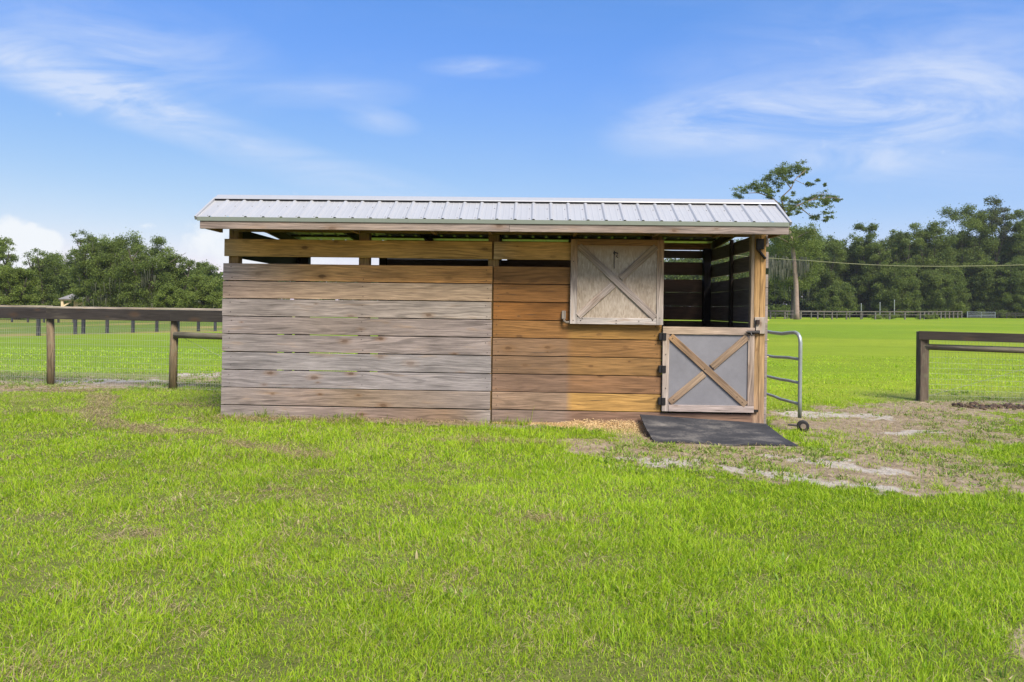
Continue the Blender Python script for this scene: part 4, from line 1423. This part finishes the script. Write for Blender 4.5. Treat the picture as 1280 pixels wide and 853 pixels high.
# left
tree('oak_tree', 'dark loose oak cut by the left edge of the photo', 2, 297, 22, 80, MD, YG, 55, 55, .3, .33, 1, group=GL)
tree('oak_tree', 'dark oak standing behind the cottage porch', 84, 312, 30, 100, MD, YG, 80, 70, .03, .33, 44, skirt=.45, group=GL)
tree('oak_tree', 'low light green oak beside the left edge of the photo', 20, 333, 28, 68, LT, BR, 70, 100, .05, .34, 2, skirt=.45, group=GL)
tree('oak_tree', 'dark open oak with sky holes left of the cottage roof', 55, 311, 29, 90, MD, YG, 90, 65, .03, .32, 3, skirt=.45, group=GL)
tree('oak_tree', 'tall oak rising just right of the cottage roof', 113, 288, 25, 80, MD, YG, 90, 75, .02, .32, 4, moss=16, skirt=.45, group=GL)
tree('oak_tree', 'broad mossy oak, tallest of the left group', 144, 289, 36, 79, MD, YG, 120, 85, .02, .32, 5, moss=40, skirt=.45, group=GL)
tree('oak_tree', 'lighter mossy oak on the right shoulder of the left group', 184, 296, 36, 78, MD, YG, 110, 90, .02, .32, 6, moss=26, skirt=.45, group=GL)
tree('oak_tree', 'mid green oak stepping down toward the shed', 224, 318, 26, 80, MD, YG, 80, 85, .03, .32, 7, skirt=.45, group=GL)
tree('oak_tree', 'dark oak just left of the shed behind the pale ones', 256, 328, 24, 99, MD, YG, 70, 70, .1, .32, 8, skirt=.45, group=GL)
tree('oak_tree', 'small rounded pale green oak above the cottage end', 214, 355, 21, 72, LT, BR, 60, 90, .14, .33, 9, skirt=.45, group=GL, base_r=.2)
tree('oak_tree', 'pale green oak beside the grey plank corner of the shed', 259, 343, 26, 78, LT, BR, 75, 90, .04, .33, 10, skirt=.45, group=GL, base_r=.25)
# right
tree('oak_tree', 'light green oak with grey moss behind the pine trunk', 992, 280, 38, 118, LT, YG, 110, 85, .30, .33, 20, moss=34, group=GR)
tree('oak_tree', 'mid green tree right of the pine, rounded top', 1034, 287, 30, 150, MD, LT, 90, 90, .04, .33, 21, skirt=.35, group=GR)
tree('oak_tree', 'darker tree filling the dip right of the rounded one', 1063, 292, 27, 154, DK, LT, 90, 90, .04, .33, 22, skirt=.35, group=GR)
tree('oak_tree', 'light topped tree standing proud left of middle wood', 1090, 280, 25, 148, MD, LT, 90, 90, .04, .33, 23, skirt=.35, group=GR)
tree('oak_tree', 'dark tree over the slim pale poles', 1118, 292, 25, 153, MD, LT, 80, 80, .04, .33, 24, skirt=.35, group=GR)
tree('oak_tree', 'tree with open twiggy top in the middle of the wood', 1130, 281, 22, 149, DK, LT, 70, 65, .04, .32, 25, skirt=.35, group=GR)
tree('oak_tree', 'broad dark round headed tree before the tall ones', 1164, 278, 30, 150, MD, LT, 110, 90, .04, .33, 26, skirt=.35, group=GR)
tree('oak_tree', 'tall dark tree left of the airy one', 1210, 256, 34, 152, MD, LT, 120, 85, .04, .33, 27, group=GR)
tree('oak_tree', 'airy tall tree with bare limbs and sky gaps', 1246, 246, 24, 151, GRY, MD, 55, 42, .5, .33, 28, split=.5, group=GR)
tree('oak_tree', 'tall tree at the right edge of the photo', 1284, 250, 28, 149, MD, LT, 110, 90, .04, .33, 29, skirt=.35, group=GR)
tree('oak_tree', 'bushy tree low in front between the pine and the poles', 1046, 352, 24, 142, MD, LT, 80, 90, .02, .32, 30, skirt=.35, group=GR, base_r=.2)
tree('oak_tree', 'lower light tree in front near the right photo edge', 1266, 322, 26, 144, MD, LT, 90, 90, .03, .32, 31, skirt=.35, group=GR, base_r=.25)
tree('oak_tree', 'lower dark tree in front of the broad round headed one', 1178, 330, 30, 145, MD, LT, 90, 90, .03, .32, 32, skirt=.35, group=GR, base_r=.25)
tree('oak_tree', 'lower tree in front, over the far fence corner', 1120, 328, 30, 144, MD, LT, 90, 90, .03, .32, 33, skirt=.35, group=GR, base_r=.25)
tree('oak_tree', 'leafy lower tree under the far metal gate sky gap', 1228, 318, 26, 147, DK, LT, 90, 90, .03, .32, 34, skirt=.35, group=GR, base_r=.25)
tree('oak_tree', 'dim tree close by the right wall of the shed', 956, 296, 34, 132, MD, LT, 90, 90, .04, .33, 35, group=GR)
tree('oak_tree', 'tree seen through the slots over the half door', 905, 297, 40, 128, MD, LT, 80, 80, .04, .33, 36, group=GR)
tree('oak_tree', 'tree seen through the back wall slots of the stall', 852, 320, 40, 130, DK, LT, 80, 60, .04, .33, 37, group=GR)


# bushes at the far fence
def bush(label, cx, ytop, half_px, d, tone, tone2, seed):
    r = np.random.default_rng(seed)
    p = at(cx, ytop, d); zg = float(ground_z(p[0], p[1])); H = p[2] - zg; half = half_px * d / F
    C = [(r.uniform(-.8, .8) * half, r.uniform(-.5, .5) * half * .6, H * r.uniform(.15, .6)) for _ in range(24)]
    R = [H * r.uniform(.25, .42) for _ in C]
    tn = [tuple(np.array(tone) + (np.array(tone2) - np.array(tone)) * r.random()) for _ in C]
    co, fl, st, c = leaves(C, R, [70] * len(C), .2, tn, seed)
    root = empty('bush', (p[0], p[1], zg)); tag(root, label, 'bush', 'bushes at the far fence')
    link('crown', raw_mesh('crown', co, fl, st, c), M_leaf, root)
    mb = MB()
    for k in range(5):
        mb.tube([(r.normal() * .15, r.normal() * .1, -.1), (r.normal() * half * .4, r.normal() * .2, H * .6)], [.04, .012], n=5)
    mb.build('stem', M_bark, root)


bush('wide pale bush under the slim poles', 1104, 390.5, 22, 121.5, LT, YG, 50)
bush('pale bush in the corner of the far fence', 1158, 390.5, 14, 121, LT, YG, 51)
bush('yellow green bush left of the pine trunk', 985, 376, 9, 128, MD, YG, 52)


# ------------------------------------------------------------------ tall leaning pine
def pine():
    d = 107.0
    b = at(995.5, 400, d); zg = float(ground_z(b[0], b[1])); bb = np.array((b[0], d, zg))
    root = empty('pine_tree', tuple(bb)); tag(root, 'tall flat topped pine with bare trunk rising right of the shed roof', 'tree')
    r = np.random.default_rng(5)

    def q(x, y, dy=0.0):        # zoomed sketch coordinates -> point
        p = at(900 + x / 3.875, 190 + y / 3.875, d) - bb
        p[1] += dy; return p
    mb = MB()
    mb.tube([q(371, 818), q(371, 780), q(368, 640), q(356, 500), q(347, 430), q(328, 330, .3)], [.50, .40, .36, .31, .26, .21], n=12)
    limb = lambda pts, r0: mb.tube([q(*p) for p in pts], [r0 * (1 - .8 * i / (len(pts) - 1)) for i in range(len(pts))], n=7)
    limb([(328, 330, .3), (318, 285, .5), (292, 245, .8), (262, 215, 1.2), (205, 190, 1.5), (130, 190, 2)], .20)
    limb([(318, 285, .5), (298, 222, .2), (338, 180, -.5), (352, 140, -.8), (405, 92, -1)], .15)
    limb([(338, 180, -.5), (300, 120, 0), (265, 105, .5)], .09)
    limb([(322, 300, .5), (370, 262, -.5), (430, 238, -1.2), (500, 230, -2), (555, 240, -2.4)], .14)
    limb([(370, 262, -.5), (440, 300, .8), (480, 310, 1.5), (525, 320, 2)], .09)
    limb([(430, 238, -1.2), (470, 212, -1), (520, 205, -1)], .06)
    limb([(352, 140, -.8), (420, 160, .3), (455, 150, .6)], .05)
    limb([(347, 430, 0), (395, 400, -1), (440, 385, -2)], .10)
    limb([(349, 450, 0), (290, 430, -1.5), (245, 415, -2)], .10)
    mb.build('trunk', M_pbark, root, smooth=True)
    spots = []
    chain = [(100, 205, 15), (120, 185, 17), (145, 175, 20), (165, 165, 17), (190, 195, 16), (205, 160, 20), (225, 135, 20), (250, 110, 22), (280, 100, 20), (310, 92, 20), (335, 85, 20), (360, 78, 18), (390, 85, 18),
             (415, 78, 16), (430, 88, 10), (240, 185, 14), (270, 155, 16), (300, 130, 15), (255, 215, 12), (215, 210, 11), (345, 115, 12), (320, 150, 9),
             (270, 245, 14), (295, 240, 16), (320, 270, 17), (305, 290, 14), (345, 285, 14), (370, 255, 17), (395, 240, 17), (400, 265, 14), (425, 225, 16), (430, 270, 12),
             (460, 220, 17), (485, 210, 18), (510, 225, 17), (500, 245, 13), (535, 240, 16), (555, 238, 10), (480, 245, 13), (385, 290, 9),
             (450, 315, 11), (475, 310, 13), (500, 300, 11), (520, 320, 12), (530, 330, 7), (425, 155, 7), (445, 158, 8), (460, 145, 7), (475, 170, 5), (380, 188, 6), (320, 310, 11), (300, 180, 5)]
    C, R = [], []
    for x, y, rr in chain:
        C.append(q(x, y, r.uniform(-2.2, 2.2))); R.append(rr / 3.875 * d / F * 1.05)
    # lower skirt of foliage on the trunk
    for i in range(46):
        C.append(q(r.uniform(265, 470), r.uniform(365, 460), r.uniform(-3, 3))); R.append(r.uniform(.5, 1.0))
    base_n = len(chain)
    for i in range(base_n):
        for _ in range(5):
            o_ = r.normal(size=3) * R[i] * np.array((1.3, 1.2, .55)); C.insert(base_n, C[i] + o_); R.insert(base_n, R[i] * r.uniform(.35, .75)); chain.append(chain[i])
    tn = [tuple(np.array(MD) + (np.array(LT) - np.array(MD)) * r.random()) for _ in chain] + [tuple(np.array(LT) + (np.array((.15, .19, .035)) - np.array(LT)) * r.random()) for _ in range(46)]
    cnt = [int(50 + 290 * rr * rr) for rr in R]; R = [rr * 1.5 for rr in R]
    co, fl, st, c = leaves(C, R, cnt, .20, tn, 9, .55, .5, .9)
    link('crown', raw_mesh('crown', co, fl, st, c), M_leaf, root)
    parts = []
    for (x, y, L) in [(r.uniform(235, 335), r.uniform(500, 575), r.uniform(.8, 2.6)) for _ in range(80)] + [(r.uniform(375, 410), r.uniform(505, 560), r.uniform(.8, 3.0)) for _ in range(34)]:
        top = q(x, y, r.uniform(-1.5, .8)); k = 3
        px = top + r.normal(size=(k, 3)) * .12; w = r.uniform(.06, .18, k)
        bt = px - np.stack([r.normal(size=k) * .1, np.zeros(k), r.uniform(.5, 1, k) * L], -1)
        a = r.uniform(0, 3.14, k); sd = np.stack([np.cos(a) * w / 2, np.sin(a) * w / 2, np.zeros(k)], -1)
        parts.append((np.stack([px - sd, px + sd, bt + sd * .3, bt - sd * .3], 1).reshape(-1, 3), np.arange(k * 4), np.arange(k) * 4, np.tile((.19, .19, .14), (k * 4, 1))))
    co, fl, st, c = merge(parts)
    tag(link('hanging_moss', raw_mesh('hanging_moss', co, fl, st, c), M_leaf, root), kind='stuff')


pine()


# ------------------------------------------------------------------ the wood behind, read as one mass
def wood_mass():
    r = np.random.default_rng(77)
    C, R, T, N = [], [], [], []
    def band(x0, x1, d, topf, step, t1, t2):
        x = x0
        while x < x1:
            yt = topf(x) + r.uniform(-5, 7)
            p = at(x, yt, d + r.uniform(-4, 8)); zg = float(ground_z(p[0], p[1])); H = p[2] - zg
            for k in range(44):
                z = H * (1 - r.random() ** 1.3 * .97)
                rad = H * r.uniform(.06, .12)
                C.append((p[0] + r.normal() * 2.2, p[1] + r.normal() * 2.5, zg + max(.6, z - rad))); R.append(rad)
                f = r.random(); T.append(tuple(np.array(t1) * (1 - f) + np.array(t2) * f)); N.append(int(46 * (rad / 1.2) ** 1.5) + 14)
            x += step
    band(-90, 330, 112, lambda x: 338 + .02 * max(0, x - 150), 13, DK, MD)
    band(290, 620, 150, lambda x: 341, 11, DK, MD)
    band(620, 960, 152, lambda x: 333 - .1 * max(0, x - 760) - .16 * max(0, x - 850), 11, DK, MD)
    band(950, 1440, 168, lambda x: 300 - .08 * max(0, x - 1130), 11, DK, MD)
    band(950, 1440, 160, lambda x: 320 - .08 * max(0, x - 1130), 11, DK, DK)
    co, fl, st, c = leaves(C, R, N, .6, T, 3, .6)
    o = link('woods', raw_mesh('woods', co, fl, st, c), M_leaf)
    tag(o, 'dense dark wood closing the far side of the fields', 'woods', kind='stuff')


wood_mass()

# ------------------------------------------------------------------ overhead cable and its poles
CD = 45.0
cab = [at(x, y, CD + k) for x, y, k in ((700, 304, 14), (830, 313, 9), (985, 324.6, 4), (1010, 326, 3), (1050, 329, 2), (1090, 331.3, 1), (1130, 332.8, 0), (1180, 333.2, -1), (1230, 332.6, -2), (1280, 331.4, -3), (1400, 325, -6))]
for end, lab in ((0, 'wooden utility pole behind the shed roof'), ):
    p = cab[end]; zg = float(ground_z(p[0], p[1]))
    up = empty('utility_pole', (p[0], p[1], zg)); tag(up, lab, 'pole')
    mb = MB(); mb.tube([(0, .16, -.4), (0, .16, p[2] - zg + .25)], [.16, .12], (.2, .15, .1), 10); mb.build('shaft', M_post, up)
    mb = MB(); mb.tube([(0, .08, p[2] - zg), (0, -.01, p[2] - zg)], .05, (.3, .3, .3), 8); mb.build('insulator', M_galv, up)
fine_ = []
for a, b in zip(cab[:-1], cab[1:]):
    for s in np.linspace(0, 1, 6)[:-1]: fine_.append(a + (b - a) * s)
fine_.append(cab[-1])
b0 = np.array(cab[0])
mb = MB(); mb.tube([tuple(p - b0) for p in fine_], .021, (.3, .28, .16), 6)
o = mb.build('overhead_cable', plain_mat('pale_cable', (.27, .26, .14), .6, 0, .1, .3), None, loc=tuple(b0)); tag(o, 'thin pale yellow cable sagging across the far right wood', 'cable')

# ------------------------------------------------------------------ summer haze in the air
me = bpy.data.meshes.new('haze')
x0, x1, y0, y1, z0, z1 = -1700, 1700, -80, 2300, -1.6, 34
me.from_pydata([(x, y, z) for z in (z0, z1) for y in (y0, y1) for x in (x0, x1)], [], [(0, 2, 3, 1), (4, 5, 7, 6), (0, 1, 5, 4), (2, 6, 7, 3), (0, 4, 6, 2), (1, 3, 7, 5)]); me.update()
hm = bpy.data.materials.new('haze'); hm.use_nodes = True
ht = NT(hm.node_tree); ht.n.clear()
ho = ht.new('ShaderNodeOutputMaterial'); hv = ht.new('ShaderNodeVolumePrincipled')
hv.inputs['Color'].default_value = (.88, .92, 1, 1); hv.inputs['Density'].default_value = .00018; hv.inputs['Anisotropy'].default_value = .1
ht.link(hv.outputs[0], ho.inputs['Volume'])
tag(link('haze', me, hm), kind='stuff', label='thin pale summer haze over the fields', cat='haze')

# ------------------------------------------------------------------ sky and sun
SUN_EL, SUN_AZ = math.radians(51), math.radians(152)      # azimuth from +Y clockwise: behind the camera, to the right
w = bpy.data.worlds.new('World'); scene.world = w; w.use_nodes = True
t = NT(w.node_tree); t.n.clear()
out = t.new('ShaderNodeOutputWorld'); bg = t.new('ShaderNodeBackground'); t.link(bg.outputs[0], out.inputs[0])
sky = t.new('ShaderNodeTexSky', sky_type='NISHITA')
sky.sun_disc = False; sky.sun_elevation = SUN_EL; sky.sun_rotation = SUN_AZ
sky.air_density = 1.0; sky.dust_density = .6; sky.ozone_density = 2.5; sky.altitude = 0
hs = t.new('ShaderNodeHueSaturation'); t.link(sky.outputs[0], hs.inputs['Color'])
hs.inputs['Saturation'].default_value = 1.0; hs.inputs['Value'].default_value = 1.0
sc3 = t.new('ShaderNodeSeparateColor'); t.link(hs.outputs[0], sc3.inputs[0])
cc3 = t.new('ShaderNodeCombineColor')
t.link(t.math('MULTIPLY', t.math('POWER', sc3.outputs[0], 1.25), .52), cc3.inputs[0]); t.link(t.math('MULTIPLY', t.math('POWER', sc3.outputs[1], .78), .96), cc3.inputs[1])
t.link(t.math('SMOOTH_MIN', t.math('MULTIPLY', sc3.outputs[2], 1.15), 4.75, 1.0), cc3.inputs[2])
tc = t.new('ShaderNodeTexCoord').outputs['Generated']
sp = t.new('ShaderNodeSeparateXYZ'); t.link(tc, sp.inputs[0])
# a flat cloud deck: direction / |horizontal| gives bearing-like and height-like coordinates
yy = t.math('MAXIMUM', t.math('ABSOLUTE', sp.outputs[1]), .05)
cxy = t.new('ShaderNodeCombineXYZ')
t.link(t.math('DIVIDE', sp.outputs[0], yy), cxy.inputs[0]); t.link(t.math('DIVIDE', sp.outputs[2], yy), cxy.inputs[1])
pv = cxy.outputs[0]


def px(x, y): return ((x - 640) / F, (387.5 - y) / F)


def blob(x, y, sx, sy, deg=0):
    """soft elliptical patch of the sky; centre in degrees-like plane coordinates"""
    a, b = px(x, y)
    m = t.mapping(pv, (a, b, 0), (0, 0, math.radians(deg)), (sx / F, sy / F, 1), 'TEXTURE')
    g = t.new('ShaderNodeTexGradient', gradient_type='SPHERICAL'); t.link(m, g.inputs[0])
    return t.math('POWER', g.outputs[1], 1.0)


def addall(xs):
    s = xs[0]
    for x in xs[1:]: s = t.math('ADD', s, x)
    return s


wisp = t.noise(t.mapping(pv, rot=(0, 0, math.radians(18)), scale=(2.2, 9, 1)), 1.6, 7, .62, .7)
wisp2 = t.noise(t.mapping(pv, rot=(0, 0, math.radians(-10)), scale=(2.0, 7, 1)), 2.0, 7, .62, .8)
streaks = addall([t.math('MULTIPLY', blob(110, 115, 240, 42, -19), 1.4), t.math('MULTIPLY', blob(290, 180, 330, 34, -19), .85), t.math('MULTIPLY', blob(130, 70, 260, 90, -10), .75),
                  t.math('MULTIPLY', blob(490, 232, 150, 26, -16), .4), t.math('MULTIPLY', blob(410, 118, 120, 26, 0), .6), t.math('MULTIPLY', blob(470, 152, 60, 20, -10), .6), t.math('MULTIPLY', blob(600, 84, 85, 17, 0), .75)])
mass = addall([t.math('MULTIPLY', blob(925, 140, 190, 50, 10), 1.2), t.math('MULTIPLY', blob(1130, 140, 230, 80, 8), .7), t.math('MULTIPLY', blob(1060, 110, 360, 150, 12), .55),
               t.math('MULTIPLY', blob(1200, 100, 200, 90, 20), .45), t.math('MULTIPLY', blob(1070, 200, 90, 26, 0), .5), t.math('MULTIPLY', blob(1240, 190, 200, 60, 5), .4)])
d1 = t.math('MULTIPLY', streaks, t.smooth(wisp, .22, .80))
d2 = t.math('MULTIPLY', mass, t.smooth(wisp2, .20, .82))
veil = t.math('MULTIPLY', t.smooth(t.noise(t.mapping(pv, scale=(1.2, 4, 1)), 1.5, 5, .6, .5), .45, .85), .10)
cir = t.math('ADD', t.math('ADD', d1, d2), veil)
cir = t.math('MINIMUM', t.math('MULTIPLY', cir, .95), .72)
puff = t.noise(pv, 26, 6, .6, .2)
cum = addall([blob(10, 300, 40, 34), blob(52, 304, 32, 24), t.math('MULTIPLY', blob(262, 300, 50, 36), .6), t.math('MULTIPLY', blob(25, 330, 110, 40), .7), t.math('MULTIPLY', blob(178, 287, 26, 9), .5), t.math('MULTIPLY', blob(340, 330, 130, 50), .6)])
cum = t.smooth(t.math('ADD', cum, t.math('MULTIPLY', t.math('SUBTRACT', puff, .5), 1.1)), .18, .60)
cum = t.math('MULTIPLY', cum, .9)
# clouds only in front of the photographer's back half are the same noise mirrored, which suits any view
WC = (3.7, 4.1, 4.9)
CC = (4.65, 4.82, 4.98)
c1 = t.mix(cir, cc3.outputs[0], WC)
c2 = t.mix(cum, c1, CC)
t.link(c2, bg.inputs[0]); bg.inputs[1].default_value = .10

sd = bpy.data.lights.new('sun', 'SUN'); sd.energy = 3.7; sd.angle = math.radians(24); sd.color = (1.0, .93, .82)
so = bpy.data.objects.new('sun', sd); col.objects.link(so)
so.rotation_euler = (math.radians(90) - SUN_EL, 0, math.pi - SUN_AZ)
# direction to sun = (sin az cos el, cos az cos el, sin el)
to = Vector((math.sin(SUN_AZ) * math.cos(SUN_EL), math.cos(SUN_AZ) * math.cos(SUN_EL), math.sin(SUN_EL)))
so.rotation_euler = to.to_track_quat('Z', 'Y').to_euler()
so.location = (0, 0, 40)

# ------------------------------------------------------------------ render settings
vs_ = scene.view_settings
vs_.view_transform = 'Standard'; vs_.look = 'None'; vs_.exposure = 1.0; vs_.gamma = 1.0; vs_.use_curve_mapping = False
scene.render.engine = 'CYCLES'
scene.cycles.use_denoising = True
try:
    scene.cycles.denoiser = 'OPENIMAGEDENOISE'
    scene.cycles.denoising_prefilter = 'ACCURATE'
except Exception:
    pass
scene.cycles.max_bounces = 8; scene.cycles.diffuse_bounces = 4; scene.cycles.transmission_bounces = 4; scene.cycles.glossy_bounces = 2
scene.cycles.sample_clamp_indirect = 6
scene.render.use_persistent_data = False
